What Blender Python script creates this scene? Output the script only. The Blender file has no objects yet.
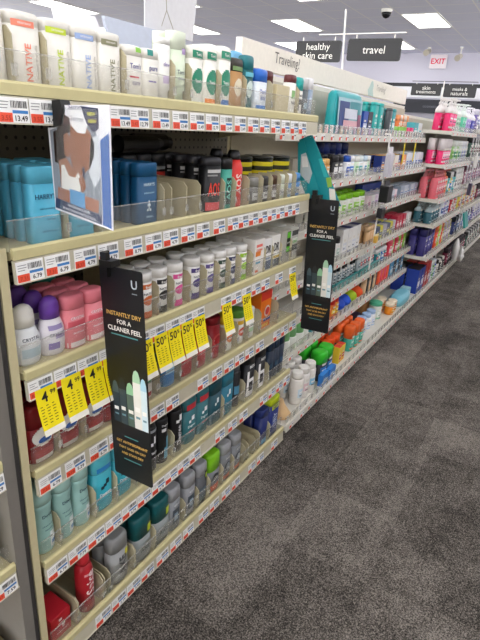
import bpy, math, random
from mathutils import Vector, Matrix
random.seed(7)
S = bpy.context.scene
COL = S.collection
PI = math.pi
ORD = ['first','second','third','fourth','fifth','sixth','seventh','eighth','ninth','tenth','eleventh','twelfth','thirteenth',
       'fourteenth','fifteenth','sixteenth','seventeenth','eighteenth','nineteenth','twentieth','twenty-first','twenty-second','twenty-third','twenty-fourth']

# ------------------------------------------------------------------ materials
def lin(c):
    c = c / 255.0
    return c / 12.92 if c <= .04045 else ((c + .055) / 1.055) ** 2.4
_M = {}
def M(hexv, rough=.42, metal=0.0, spec=.4):
    """plain pigment with a faint procedural unevenness"""
    key = (hexv, rough, metal)
    if key in _M: return _M[key]
    r, g, b = [lin(int(hexv[i:i+2], 16)) for i in (0, 2, 4)]
    m = bpy.data.materials.new('paint_' + hexv); m.use_nodes = True
    nt = m.node_tree; p = nt.nodes['Principled BSDF']
    p.inputs['Roughness'].default_value = rough
    p.inputs['Metallic'].default_value = metal
    p.inputs['Specular IOR Level'].default_value = spec
    tc = nt.nodes.new('ShaderNodeTexCoord'); n = nt.nodes.new('ShaderNodeTexNoise')
    n.inputs['Scale'].default_value = 60; n.inputs['Detail'].default_value = 2
    nt.links.new(tc.outputs['Object'], n.inputs['Vector'])
    mx = nt.nodes.new('ShaderNodeMix'); mx.data_type = 'RGBA'
    mx.inputs[6].default_value = (r * .93, g * .93, b * .93, 1); mx.inputs[7].default_value = (min(1, r * 1.06), min(1, g * 1.06), min(1, b * 1.06), 1)
    nt.links.new(n.outputs['Fac'], mx.inputs[0]); nt.links.new(mx.outputs[2], p.inputs['Base Color'])
    m.diffuse_color = (r, g, b, 1)
    _M[key] = m
    return m
def newmat(name):
    m = bpy.data.materials.new(name); m.use_nodes = True
    return m, m.node_tree, m.node_tree.nodes['Principled BSDF']
def clear_plastic(name, tint, gloss_rough, mixv):
    m = bpy.data.materials.new(name); m.use_nodes = True; nt = m.node_tree
    for n in list(nt.nodes): nt.nodes.remove(n)
    out = nt.nodes.new('ShaderNodeOutputMaterial'); tr = nt.nodes.new('ShaderNodeBsdfTransparent'); tr.inputs[0].default_value = (*tint, 1)
    gl = nt.nodes.new('ShaderNodeBsdfGlossy'); gl.inputs['Roughness'].default_value = gloss_rough
    df = nt.nodes.new('ShaderNodeBsdfDiffuse'); df.inputs[0].default_value = (.8, .8, .78, 1)
    lw = nt.nodes.new('ShaderNodeLayerWeight'); lw.inputs[0].default_value = .5
    pw = nt.nodes.new('ShaderNodeMath'); pw.operation = 'POWER'; pw.inputs[1].default_value = 4.0
    fr = nt.nodes.new('ShaderNodeMath'); fr.operation = 'MULTIPLY_ADD'; fr.inputs[1].default_value = .45; fr.inputs[2].default_value = .03
    nt.links.new(lw.outputs['Facing'], pw.inputs[0]); nt.links.new(pw.outputs[0], fr.inputs[0])
    m1 = nt.nodes.new('ShaderNodeMixShader'); m1.inputs[0].default_value = mixv
    m2 = nt.nodes.new('ShaderNodeMixShader')
    nt.links.new(tr.outputs[0], m1.inputs[1]); nt.links.new(df.outputs[0], m1.inputs[2])
    nt.links.new(fr.outputs[0], m2.inputs[0]); nt.links.new(m1.outputs[0], m2.inputs[1]); nt.links.new(gl.outputs[0], m2.inputs[2])
    nt.links.new(m2.outputs[0], out.inputs[0])
    return m
CLEAR = clear_plastic('clear_acrylic', (.985, .985, .98), .16, .05)
CLEARE = clear_plastic('acrylic_edge', (.95, .95, .93), .2, .28)
FILM = clear_plastic('clear_film', (.98, .99, .99), .15, .05)
FROST = clear_plastic('frosted_bottle', (.80, .84, .82), .2, .55)

def carpet():
    m, nt, p = newmat('carpet_tiles')
    L = nt.links; N = nt.nodes
    tc = N.new('ShaderNodeTexCoord')
    def brick(w, h, off, loc, mort):
        br = N.new('ShaderNodeTexBrick'); br.offset = off; br.inputs['Scale'].default_value = 1.0
        br.inputs['Brick Width'].default_value = w; br.inputs['Row Height'].default_value = h; br.inputs['Mortar Size'].default_value = mort; br.inputs['Mortar Smooth'].default_value = .3
        br.inputs['Color1'].default_value = (0, 0, 0, 1); br.inputs['Color2'].default_value = (1, 1, 1, 1); br.inputs['Mortar'].default_value = (.1, .1, .1, 1)
        mp = N.new('ShaderNodeMapping'); mp.inputs['Rotation'].default_value = (0, 0, PI / 2); mp.inputs['Location'].default_value = loc
        L.new(tc.outputs['Object'], mp.inputs[0]); L.new(mp.outputs[0], br.inputs['Vector'])
        bw = N.new('ShaderNodeRGBToBW'); L.new(br.outputs['Color'], bw.inputs[0]); return bw.outputs[0]
    def noise(sc, det, ro, scale=(1, 1, 1)):
        n = N.new('ShaderNodeTexNoise'); n.inputs['Scale'].default_value = sc; n.inputs['Detail'].default_value = det; n.inputs['Roughness'].default_value = ro
        mp = N.new('ShaderNodeMapping'); mp.inputs['Scale'].default_value = scale
        L.new(tc.outputs['Object'], mp.inputs[0]); L.new(mp.outputs[0], n.inputs['Vector']); return n.outputs['Fac']
    def ma(op, a, b):
        x = N.new('ShaderNodeMath'); x.operation = op
        for i, v in enumerate((a, b)):
            if isinstance(v, (int, float)): x.inputs[i].default_value = v
            else: L.new(v, x.inputs[i])
        return x.outputs[0]
    c0 = lambda o, k: ma('MULTIPLY', ma('SUBTRACT', o, .5), k)
    fine = noise(230, 3, .8)
    f = ma('ADD', c0(brick(.62, .31, .5, (.1, .06, 0), .002), .20), c0(brick(.31, .24, .37, (.02, .2, 0), 0), .22))
    f = ma('ADD', f, ma('ADD', c0(fine, 3.6), ma('ADD', c0(noise(6, 4, .6, (1, .7, 1)), .95), c0(noise(45, 2, .6, (1, .6, 1)), .35))))
    f = ma('ADD', f, .50)
    cr = N.new('ShaderNodeValToRGB'); L.new(f, cr.inputs[0])
    cr.color_ramp.elements[0].position = 0; cr.color_ramp.elements[0].color = (.018, .016, .014, 1)
    cr.color_ramp.elements[1].position = 1; cr.color_ramp.elements[1].color = (.30, .268, .235, 1)
    e = cr.color_ramp.elements.new(.5); e.color = (.108, .095, .083, 1)
    L.new(cr.outputs[0], p.inputs['Base Color']); p.inputs['Roughness'].default_value = .95; p.inputs['Specular IOR Level'].default_value = .1
    bp = N.new('ShaderNodeBump'); bp.inputs['Strength'].default_value = .5; bp.inputs['Distance'].default_value = .004
    L.new(fine, bp.inputs['Height']); L.new(bp.outputs[0], p.inputs['Normal'])
    return m
def ceiling_mat():
    m, nt, p = newmat('ceiling_tiles'); L = nt.links; N = nt.nodes
    tc = N.new('ShaderNodeTexCoord'); br = N.new('ShaderNodeTexBrick'); br.offset = 0; br.inputs['Scale'].default_value = 1
    br.inputs['Brick Width'].default_value = .61; br.inputs['Row Height'].default_value = .61; br.inputs['Mortar Size'].default_value = .012
    br.inputs['Color1'].default_value = (.78, .80, .93, 1); br.inputs['Color2'].default_value = (.81, .83, .95, 1); br.inputs['Mortar'].default_value = (.93, .93, .96, 1)
    mp = N.new('ShaderNodeMapping'); mp.inputs['Location'].default_value = (.31, .15, 0)
    L.new(tc.outputs['Object'], mp.inputs[0]); L.new(mp.outputs[0], br.inputs['Vector']); L.new(br.outputs['Color'], p.inputs['Base Color'])
    n = N.new('ShaderNodeTexNoise'); n.inputs['Scale'].default_value = 90; L.new(tc.outputs['Object'], n.inputs['Vector'])
    bp = N.new('ShaderNodeBump'); bp.inputs['Strength'].default_value = .2; L.new(n.outputs['Fac'], bp.inputs['Height']); L.new(bp.outputs[0], p.inputs['Normal'])
    p.inputs['Roughness'].default_value = .9
    return m
def pegboard_mat():
    m, nt, p = newmat('pegboard'); L = nt.links; N = nt.nodes
    tc = N.new('ShaderNodeTexCoord'); sx = N.new('ShaderNodeSeparateXYZ'); L.new(tc.outputs['Object'], sx.inputs[0])
    def ma(op, a, b=0):
        x = N.new('ShaderNodeMath'); x.operation = op
        for i, v in enumerate((a, b)):
            if isinstance(v, (int, float)): x.inputs[i].default_value = v
            else: L.new(v, x.inputs[i])
        return x.outputs[0]
    def cell(o):
        return ma('ABSOLUTE', ma('SUBTRACT', ma('FRACT', ma('MULTIPLY', o, 1 / .0254)), .5))
    u, v = cell(sx.outputs['Y']), cell(sx.outputs['Z'])
    d = ma('SQRT', ma('ADD', ma('MULTIPLY', u, u), ma('MULTIPLY', v, v)))
    h = ma('LESS_THAN', d, .17)
    mx = N.new('ShaderNodeMix'); mx.data_type = 'RGBA'; mx.inputs[6].default_value = (.13, .118, .092, 1); mx.inputs[7].default_value = (.01, .01, .01, 1)
    L.new(h, mx.inputs[0]); L.new(mx.outputs[2], p.inputs['Base Color']); p.inputs['Roughness'].default_value = .6
    return m
CARPET, CEIL, PEG = carpet(), ceiling_mat(), pegboard_mat()
TAN = M('c9bf98', .5); TANL = M('cdc494', .45); RAILM = M('c3bda8', .45); DIV = M('b9b092', .5)
WSHELF = M('dcd8cc', .4); WHITE = M('eeece6', .4); BLACK = M('141414', .4); INK = M('1d1d20', .6)
TAGW = M('f2f2f0', .5); TAGR = M('e8553a', .5); TAGB = M('3f7fc0', .5); YEL = M('f7e312', .5)
GREYP = M('7a7670', .45); DKGREY = M('2b2a2b', .5)
def emit(name, col, s):
    m = bpy.data.materials.new(name); m.use_nodes = True; nt = m.node_tree
    for n in list(nt.nodes): nt.nodes.remove(n)
    o = nt.nodes.new('ShaderNodeOutputMaterial'); e = nt.nodes.new('ShaderNodeEmission'); e.inputs[0].default_value = (*col, 1); e.inputs[1].default_value = s
    nt.links.new(e.outputs[0], o.inputs[0]); return m
LAMP = emit('lit_diffuser', (1, .985, .96), 9.0)
EXITRED = emit('exit_letters_red', (.9, .03, .10), .9)

# ------------------------------------------------------------------ mesh builder
_TX = {}
def text_geo(s, bold=False):
    k = (s, bold)
    if k not in _TX:
        cu = bpy.data.curves.new('tmp_text', 'FONT'); cu.body = s; cu.resolution_u = 2; cu.size = 1
        if bold: cu.offset = .018
        ob = bpy.data.objects.new('tmp_text', cu)
        me = bpy.data.meshes.new_from_object(ob)
        vs = [(v.co.x, v.co.y) for v in me.vertices]; fs = [tuple(p.vertices) for p in me.polygons]
        bpy.data.objects.remove(ob); bpy.data.curves.remove(cu); bpy.data.meshes.remove(me)
        xs = [v[0] for v in vs]; ys = [v[1] for v in vs]
        x0, x1, y0, y1 = min(xs), max(xs), min(ys), max(ys)
        _TX[k] = ([(x - (x0 + x1) / 2, y - (y0 + y1) / 2) for x, y in vs], fs, x1 - x0, y1 - y0)
    return _TX[k]
class MB:
    def __init__(s): s.v, s.f, s.m, s.mats, s.sm = [], [], [], [], []
    def mi(s, mat):
        if mat not in s.mats: s.mats.append(mat)
        return s.mats.index(mat)
    def add(s, vs, fs, mat, smooth=False):
        b = len(s.v); s.v += [tuple(v) for v in vs]; k = s.mi(mat)
        for f in fs:
            s.f.append(tuple(i + b for i in f)); s.m.append(k); s.sm.append(smooth)
        return s
    def box(s, x0, x1, y0, y1, z0, z1, mat):
        vs = [(x, y, z) for x in (x0, x1) for y in (y0, y1) for z in (z0, z1)]
        return s.add(vs, [(0,1,3,2),(4,6,7,5),(0,4,5,1),(2,3,7,6),(0,2,6,4),(1,5,7,3)], mat)
    def bbox(s, x0, x1, y0, y1, z0, z1, mat, b=.004):
        """box with chamfered vertical and top edges"""
        rings = [(z0, 0), (z1 - b, 0), (z1, b)]
        vs, fs = [], []
        for z, i in rings:
            a0, a1, c0, c1 = x0 + i, x1 - i, y0 + i, y1 - i
            vs += [(a0+b,c0,z),(a1-b,c0,z),(a1,c0+b,z),(a1,c1-b,z),(a1-b,c1,z),(a0+b,c1,z),(a0,c1-b,z),(a0,c0+b,z)]
        for r in range(2):
            for i in range(8):
                j = (i + 1) % 8; fs.append((r*8+i, r*8+j, r*8+8+j, r*8+8+i))
        fs.append(tuple(range(7, -1, -1))); fs.append(tuple(range(16, 24)))
        return s.add(vs, fs, mat)
    def prism(s, pts, axis, a, b, mat):
        """2-D outline extruded along an axis; pts are the other two coordinates in order"""
        n = len(pts); vs = []
        for t in (a, b):
            for p, q in pts:
                vs.append({'x': (t, p, q), 'y': (p, t, q), 'z': (p, q, t)}[axis])
        fs = [tuple(range(n)), tuple(range(2*n-1, n-1, -1))] + [(i, n+i, n+(i+1) % n, (i+1) % n) for i in range(n)]
        return s.add(vs, fs, mat)
    def loft(s, rings, mats, p=2.0, n=20, ends=True, oy=0, ox=0):
        """rings of (z, half width along y, half depth along x); superellipse sections"""
        vs, b0 = [], len(s.v)
        for z, hy, hx in rings:
            for i in range(n):
                t = 2 * PI * (i + .5) / n; c, q = math.cos(t), math.sin(t)
                vs.append((ox + hx * math.copysign(abs(c) ** (2 / p), c), oy + hy * math.copysign(abs(q) ** (2 / p), q), z))
        s.v += vs
        for r in range(len(rings) - 1):
            k = s.mi(mats[r] if isinstance(mats, list) else mats)
            for i in range(n):
                j = (i + 1) % n
                s.f.append((b0+r*n+i, b0+r*n+j, b0+r*n+n+j, b0+r*n+n+i)); s.m.append(k); s.sm.append(True)
        if ends:
            k0 = s.mi(mats[0] if isinstance(mats, list) else mats); k1 = s.mi(mats[-1] if isinstance(mats, list) else mats)
            s.f.append(tuple(b0 + i for i in range(n - 1, -1, -1))); s.m.append(k0); s.sm.append(False)
            q = b0 + (len(rings) - 1) * n
            s.f.append(tuple(q + i for i in range(n))); s.m.append(k1); s.sm.append(False)
        return s
    def tube(s, a, b, r, mat, n=10, r2=None):
        a, b = Vector(a), Vector(b); d = (b - a).normalized(); u = d.orthogonal().normalized(); w = d.cross(u)
        r2 = r if r2 is None else r2; vs = []
        for c, q in ((a, r), (b, r2)):
            for i in range(n):
                t = 2 * PI * i / n; vs.append(tuple(c + u * math.cos(t) * q + w * math.sin(t) * q))
        fs = [tuple(range(n - 1, -1, -1)), tuple(range(n, 2 * n))] + [(i, (i+1) % n, n+(i+1) % n, n+i) for i in range(n)]
        return s.add(vs, fs, mat, False)
    def sphere(s, c, r, mat, n=12, m=8, sz=1.0):
        rings = []
        for k in range(m + 1):
            t = -PI / 2 + PI * k / m; rings.append((c[2] + r * sz * math.sin(t), max(1e-4, r * math.cos(t)), max(1e-4, r * math.cos(t))))
        return s.loft(rings, mat, 2, n, True, c[1], c[0])
    def text(s, string, c, u, v, mat, h=None, w=None, bold=False, surf=None, tall=1.0):
        """lettering centred at c, reading along u, upright along v; h or w fixes the size (both = fit inside)"""
        vs, fs, tw, th = text_geo(string, bold)
        k = min([q for q in ((h / th) if h else None, (w / tw) if w else None) if q])
        c, u, v = Vector(c), Vector(u), Vector(v); out = []
        for a, b in vs:
            p = c + u * a * k + v * b * k * tall
            if surf: p = Vector(surf(p))
            out.append(tuple(p))
        return s.add(out, fs, mat)
    def poly(s, pts, mat): return s.add(pts, [tuple(range(len(pts)))], mat)
    def mesh(s, name):
        me = bpy.data.meshes.new(name); me.from_pydata(s.v, [], s.f)
        for m in s.mats: me.materials.append(m)
        me.polygons.foreach_set('material_index', s.m); me.polygons.foreach_set('use_smooth', s.sm)
        me.update(); return me
    def build(s, name, parent=None, loc=None):
        o = bpy.data.objects.new(name, s.mesh(name)); COL.objects.link(o)
        if parent: o.parent = parent
        if loc: o.location = loc
        return o
def tag(o, label=None, cat=None, group=None, kind=None):
    for k, v in (('label', label), ('category', cat), ('group', group), ('kind', kind)):
        if v: o[k] = v
    return o
def empty(name, loc, rz=0):
    o = bpy.data.objects.new(name, None); o.empty_display_size = .05; COL.objects.link(o); o.location = loc; o.rotation_euler = (0, 0, rz); return o
def copy_thing(o, loc, label, rz=0):
    kids = [c for c in bpy.data.objects if c.parent == o] if o.type == 'EMPTY' else KIDS.get(o.name, [])
    c = o.copy(); COL.objects.link(c); c.location = loc; c.rotation_euler = (0, 0, rz); c['label'] = label
    for k in kids:
        d = k.copy(); COL.objects.link(d); d.parent = c
    return c
KIDS = {}

# ------------------------------------------------------------------ the setting
FZ, CZ = -.09, 3.033
def struct(name, mb): return tag(mb.build(name), kind='structure')
struct('floor', MB().box(-12, 6, -6, 13.2, FZ - .05, FZ, CARPET))
struct('ceiling', MB().box(-12, 6, -6, 13.2, CZ, CZ + .05, CEIL))
struct('wall_back', MB().box(-12, 6, 13.2, 13.3, FZ, CZ, M('cfcddb', .8)))
struct('light_screen_right', MB().box(2.7, 2.8, -6, 9, FZ, 1.9, M('b5ada0', .7)))  # unseen screen, added to keep side light off the shelf fronts
struct('wall_left', MB().box(-12.1, -12, -6, 13.2, FZ, 1.55, M('d6d2cc', .8)))
struct('trim_1', MB().box(-12, 6, 13.17, 13.2, 2.30, 2.38, M('26282e', .5)))
struct('trim_2', MB().box(-12, 6, 13.17, 13.2, 2.06, 2.30, M('e6e6ea', .6)))

# ------------------------------------------------------------------ ceiling fittings
def ceiling_light(x, y, label):
    t = empty('ceiling_light', (x, y, CZ)); tag(t, label, 'ceiling light', 'recessed ceiling lights')
    f = MB()
    for a in (-1, 1):
        f.box(a * .29 - .015, a * .29 + .015, -.60, .60, -.012, -.0005, WHITE)
        f.box(-.275, .275, a * .585 - .015, a * .585 + .015, -.012, -.0005, WHITE)
    f.build('frame', t)
    MB().box(-.274, .274, -.569, .569, -.008, -.0006, LAMP).build('diffuser', t)
    return t
r_i = 0
LN = []
for ri, y in enumerate([11.9, 9.46, 7.02, 4.58, 2.14, -.30, -2.74]):
    off = -1.83 if ri % 2 else -.60
    for k in range(-4, 2):
        x = off + 2.46 * k if ri % 2 else off + 2.46 * k
        if -11 < x < 5: LN.append((ri, k, x, y))
for ri, k, x, y in LN:
    ceiling_light(x, y, f"lit ceiling panel, {ORD[ri]} row from the far wall, {ORD[k+4]} across from the window side" .replace(' from the window side', ' the store'))

def dome_camera(x, y):
    t = empty('dome_camera', (x, y, CZ)); tag(t, 'dark glass security dome on the ceiling tiles', 'security camera')
    MB().loft([(-.05, .085, .085), (-.0005, .09, .09)], WHITE).build('housing', t)
    b = MB(); b.loft([(-.13, .012, .012), (-.115, .045, .045), (-.085, .068, .068), (-.0505, .075, .075)], M('15151a', .1)); b.build('dome', t)
dome_camera(-2.23, 8.46)
def spot(x, y, lab, long_):
    t = empty('spotlight', (x, y, CZ)); tag(t, lab, 'spotlight')
    MB().box(-.03, .03, -.03, .03, -.03, -.0005, WHITE).build('mount', t)
    MB().tube((0, 0, -.03), (0, 0, -.03 - long_), .012, WHITE).build('stem', t)
    MB().tube((0, .03, -.03 - long_), (-.03, -.12, -.09 - long_), .05, M('b9b2a4', .4), 12, .065).build('head', t)
spot(-1.75, 12.35, 'white spotlight hanging on a stem near the far wall', .14)
spot(-2.42, 12.3, 'short beige spotlight on the ceiling above the exit sign', .04)
t = empty('exit_sign', (-2.37, 13.168, 2.85)); tag(t, 'red and white EXIT sign on the far wall', 'exit sign')
MB().box(-.19, .19, -.05, 0, -.15, .14, M('f0e6ea', .5)).build('housing', t)
MB().text('EXIT', (0, -.0515, 0), (1, 0, 0), (0, 0, 1), EXITRED, h=.20, w=.32, bold=True).build('lettering', t)
# dark fixture standing along the far wall
t = empty('wall_fixture', (-1.0, 12.9, FZ)); tag(t, 'dark topped wall shelving far behind the aisle end', 'shelving')
MB().box(-2.2, 4, 0, .25, 1.80, 2.10, M('23252e', .5)).build('header_panel', t)
MB().box(-2.2, 4, .05, .25, 0, 1.80, M('9a98a2', .6)).build('back_panel', t)
MB().box(-2.2, 4, -.15, .25, 1.55, 1.58, M('dddde2', .6)).build('shelf', t)
MB().text('cosmetics', (-1.3, -.0015, 1.95), (1, 0, 0), (0, 0, 1), M('70727c', .6), h=.06).build('lettering', t)

# ------------------------------------------------------------------ near shelving unit
ZL = [1.262, .998, .763, .534, .286, 0.0]         # top of each front lip
DZ = [z - .008 for z in ZL[:5]] + [-.02]           # deck tops
NAMES = ['top shelf', 'second shelf', 'third shelf', 'fourth shelf', 'fifth shelf', 'bottom shelf']
unit = empty('shelving_unit', (0, 0, FZ)); tag(unit, 'khaki metal shelving unit of deodorants with clear shelf fronts', 'shelving')
def up(mb, name, parent, base=FZ):
    o = mb.build(name, parent); o.matrix_parent_inverse = Matrix.Identity(4)
    if parent is not None and parent.type == 'EMPTY': o.location = (-parent.location.x, -parent.location.y, -parent.location.z)
    return o
up(MB().box(-.376, -.37, -.006, 1.22, FZ, 1.36, PEG), 'back_panel', unit)
up(MB().box(-.42, -.376, -.026, 1.246, FZ, 1.38, TAN), 'spine_panel', unit)
for y0, y1 in ((-.0245, -.0075),):
    u = up(MB().box(-.37, -.003, y0, y1, FZ, 1.0, TAN), 'upright', unit)
up(MB().box(-.36, -.03, .0, 1.22, FZ, -.075, DKGREY), 'kick_plate', unit)
def divider(ys, z, front, parent, d=.27, h=.088):
    for y in ys:
        m = MB().prism([(front - d, z), (front, z), (front, z + h - .012), (front - .012, z + h), (front - d, z + h)], 'y', y - .0011, y + .0011, DIV)
        m.box(front + .0002, front + .0009, y - .006, y + .006, z + .016, z + .034, CLEARE)
        m.build('divider', parent)
SH = []
for i, (z, dz) in enumerate(zip(ZL, DZ)):
    if i < 5:
        d = MB().prism([(-.369, dz - .016), (-.012, dz - .016), (-.004, dz - .010), (-.004, dz), (-.369, dz)], 'y', .003, 1.217, TAN)
    else:
        d = MB().box(-.369, -.006, .001, 1.219, -.074, dz, TAN)
    sh = up(d, 'shelf', unit); SH.append(sh)
    sh['label'] = 'khaki ' + NAMES[i]
    MB().prism([(-.004, z - .020), (.001, z - .021), (.002, z - .004), (-.001, z), (-.006, z), (-.006, dz + .001)] if i < 5 else
               [(-.0055, z - .020), (.001, z - .021), (.002, z - .004), (-.001, z), (-.008, z), (-.010, dz + .001)], 'y', .002, 1.218, TANL).build('front_lip', sh)
    MB().prism([(-.006, z - .0225), (.0005, z - .0225), (.003, z - .060), (.006, z - .064), (-.004, z - .064)], 'y', .002, 1.218, RAILM).build('price_rail', sh)
    f = MB().box(-.0145, -.0125, .006, 1.214, dz + .0005, z + .044, CLEAR)
    f.box(-.0148, -.0122, .006, 1.214, z + .044, z + .0458, CLEARE)  # whiter strip puts an edge highlight into the plastic's colour
    f.build('front_fence', sh)
    for y in (.06, 1.16):
        if i < 5: MB().prism([(-.369, dz - .0165), (-.369, dz - .09), (-.05, dz - .03), (-.03, dz - .0165)], 'y', y - .002, y + .002, TAN).build('bracket', sh)
# papers lying on the spine
t = empty('grey_board', (-.42, .78, 1.381)); tag(t, 'pale blue grey board leaning on the shelving top', 'board')
MB().prism([(.0, .0), (.012, .0), (-.02, .098), (-.032, .098)], 'y', -.12, .14, M('b9c0d0', .6)).build('board', t)
t = MB()
t.add([(-.40, .47, 1.382), (-.40, .64, 1.382), (-.46, .645, 1.475), (-.45, .49, 1.468), (-.405, .47, 1.382), (-.405, .64, 1.382), (-.465, .645, 1.475), (-.455, .49, 1.468)],
      [(0,1,2,3), (7,6,5,4), (0,4,5,1), (1,5,6,2), (2,6,7,3), (3,7,4,0)], M('e4e3e6', .6))
t = t.build('paper_sheet'); tag(t, 'white paper sheet standing up behind the striped white sticks', 'paper')
# hanging white sheet with string
t = empty('hanging_poster', (-.47, .92, 1.45)); tag(t, 'white blank hanging poster seen behind the pale green tubes', 'poster')
b = MB(); b.prism([(.84 - .90, .035), (1.09 - .90, .03), (1.17 - .90, .60), (.84 - .90, .60)], 'x', -.002, .002, M('d3d3d8', .6)); b.build('sheet', t)
b = MB()
for (a_, c_) in (((.0025, .02, .05), (.0025, .045, .10)), ((.0025, .045, .10), (.0025, .04, .16)), ((.0025, .08, .05), (.0025, .045, .10))): b.tube(a_, c_, .0012, M('a8a294'))
b.build('string', t)

# ------------------------------------------------------------------ neighbouring unit at the left edge
nb = empty('neighbour_shelving_unit', (0, -.5, FZ)); tag(nb, 'khaki shelving unit cut off at the frame edge beside the grey post', 'shelving')
for z in (.345, .60, .85, .06):
    sh = up(MB().box(-.369, -.004, -.50, -.066, z - .026, z - .012, TAN), 'shelf', nb)
    MB().prism([(-.004, z - .020), (.001, z - .021), (.002, z - .004), (-.001, z), (-.006, z), (-.006, z - .012)], 'y', -.5, -.066, TANL).build('front_lip', sh)
    MB().prism([(-.006, z - .0225), (.0005, z - .0225), (.003, z - .060), (.006, z - .064), (-.004, z - .064)], 'y', -.5, -.066, RAILM).build('price_rail', sh)
    f = MB().box(-.0145, -.0125, -.5, -.068, z - .011, z + .044, CLEAR); f.build('front_fence', sh)
up(MB().box(-.376, -.37, -.5, -.027, FZ, 1.36, PEG), 'back_panel', nb)
pt = empty('upright_post', (-.19, -.045, FZ)); tag(pt, 'grey metal post between the two shelving units', 'post')
MB().box(-.17, .192, -.020, .004, 0, 1.45, GREYP).build('post', pt); MB().box(-.17, .186, .0042, .0178, 0, 1.45, M('3c3a39', .5)).build('dark_gap_strip', pt)  # dark strip stands in for the recessed gap beside the post

# ------------------------------------------------------------------ price tags
def tag_mesh(w, big, seed):
    r = random.Random(seed); b = MB(); h = .0375
    # local: y across, z up, x out; leaning with the rail
    def X(z): return .0022 + (-z) * .06
    def q(y0, y1, z0, z1, mat, e): b.add([(X(z0)+e, y0, z0), (X(z0)+e, y1, z0), (X(z1)+e, y1, z1), (X(z1)+e, y0, z1)], [(0, 1, 2, 3)], mat)
    y0, y1 = -w / 2, w / 2
    b.add([(X(0)-.0008, y0, 0), (X(0)-.0008, y1, 0), (X(-h)-.0008, y1, -h), (X(-h)-.0008, y0, -h), (X(0), y0, 0), (X(0), y1, 0), (X(-h), y1, -h), (X(-h), y0, -h)],
          [(0,1,2,3), (7,6,5,4), (0,4,5,1), (1,5,6,2), (2,6,7,3), (3,7,4,0)], TAGW)
    q(y0 + .001, y0 + w * .45, -h + .001, -h * .60, TAGR, .0003)
    q(y0 + w * .46, y1 - .002, -h * .62, -h * .49, TAGB, .0003)
    y = y0 + w * .42
    while y < y1 - .004:
        bw = r.choice((.0008, .0012, .0018)); q(y, y + bw, -h * .40, -h * .12, INK, .0003); y += bw + r.choice((.0008, .0014))
    for k in range(3): q(y0 + .003, y0 + w * r.uniform(.25, .38), -h * (.16 + .12 * k) - .0012, -h * (.16 + .12 * k), M('8a8a8a', .6), .0003)
    b.text(big, (X(-h*.8) + .0005, y0 + w * .73, -h * .81), (0, 1, 0), (-.06, 0, 1), INK, h=.0085, w=w * .46, bold=True)
    b.text(f'{r.randint(3,9)}.{r.randint(10,99)}', (X(-h*.8) + .0006, y0 + w * .24, -h * .81), (0, 1, 0), (-.06, 0, 1), M('b8351f', .5), h=.0075, w=w * .36, bold=True)
    return b.mesh('price_tag')
PR = ['13.49', '4.79', '6.79', '8.79', '7.79', '5.29', '6.29', '7.59', '3.49', '12.79']
TM = {p: tag_mesh(.056, p, i) for i, p in enumerate(PR)}
TAGY = [[.027,.085,.263,.317,.384,.451,.515,.577,.639,.707,.775,.84,.907,.972,1.034,1.094],
        [.031,.091,.158,.220,.294,.361,.423,.490,.555,.63,.7,.757,.815,.873,.932,.989,1.049,1.106],
        [.031,.091,.151,.211,.318,.375,.435,.492,.548,.687,.745,.805,.865,.928,1.026,1.133],
        [.033,.1,.169,.23,.377,.44,.583,.658,.726,.79,.854,.926,1.054,1.116,1.185],
        [.031,.09,.148,.207,.265,.323,.382,.440,.498,.556,.696,.773,.846,.992,1.06,1.123,1.187],
        [.158,.217,.276,.335,.403,.469,.534,.619,.685,.759,.827,.945,1.013,1.133]]
PRICES = [['13.49','13.49','13.49','12.79'], ['6.79','6.79','4.79','4.79','8.79','6.79','4.79'], ['4.79','6.79'], ['6.79','5.29'], ['6.79','7.79'], ['7.59','5.29','3.49']]
for i, ys in enumerate(TAGY):
    for k, y in enumerate(ys):
        p = PRICES[i][k % len(PRICES[i])]
        o = bpy.data.objects.new('price_tag', TM[p]); COL.objects.link(o); o.location = (.0008, y, ZL[i] - .0245)
        tag(o, f'white price tag with red corner, {ORD[k]} from the grey post along {NAMES[i]} rail', 'price tag', 'price tags on the near rails')
for k, (z, y) in enumerate(((.60, -.095), (.345, -.097))):
    o = bpy.data.objects.new('price_tag', TM['7.59']); COL.objects.link(o); o.location = (.0008, y, z - .0245)
    tag(o, ('upper', 'lower')[k] + ' price tag on the cut-off unit beyond the grey post', 'price tag')

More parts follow.
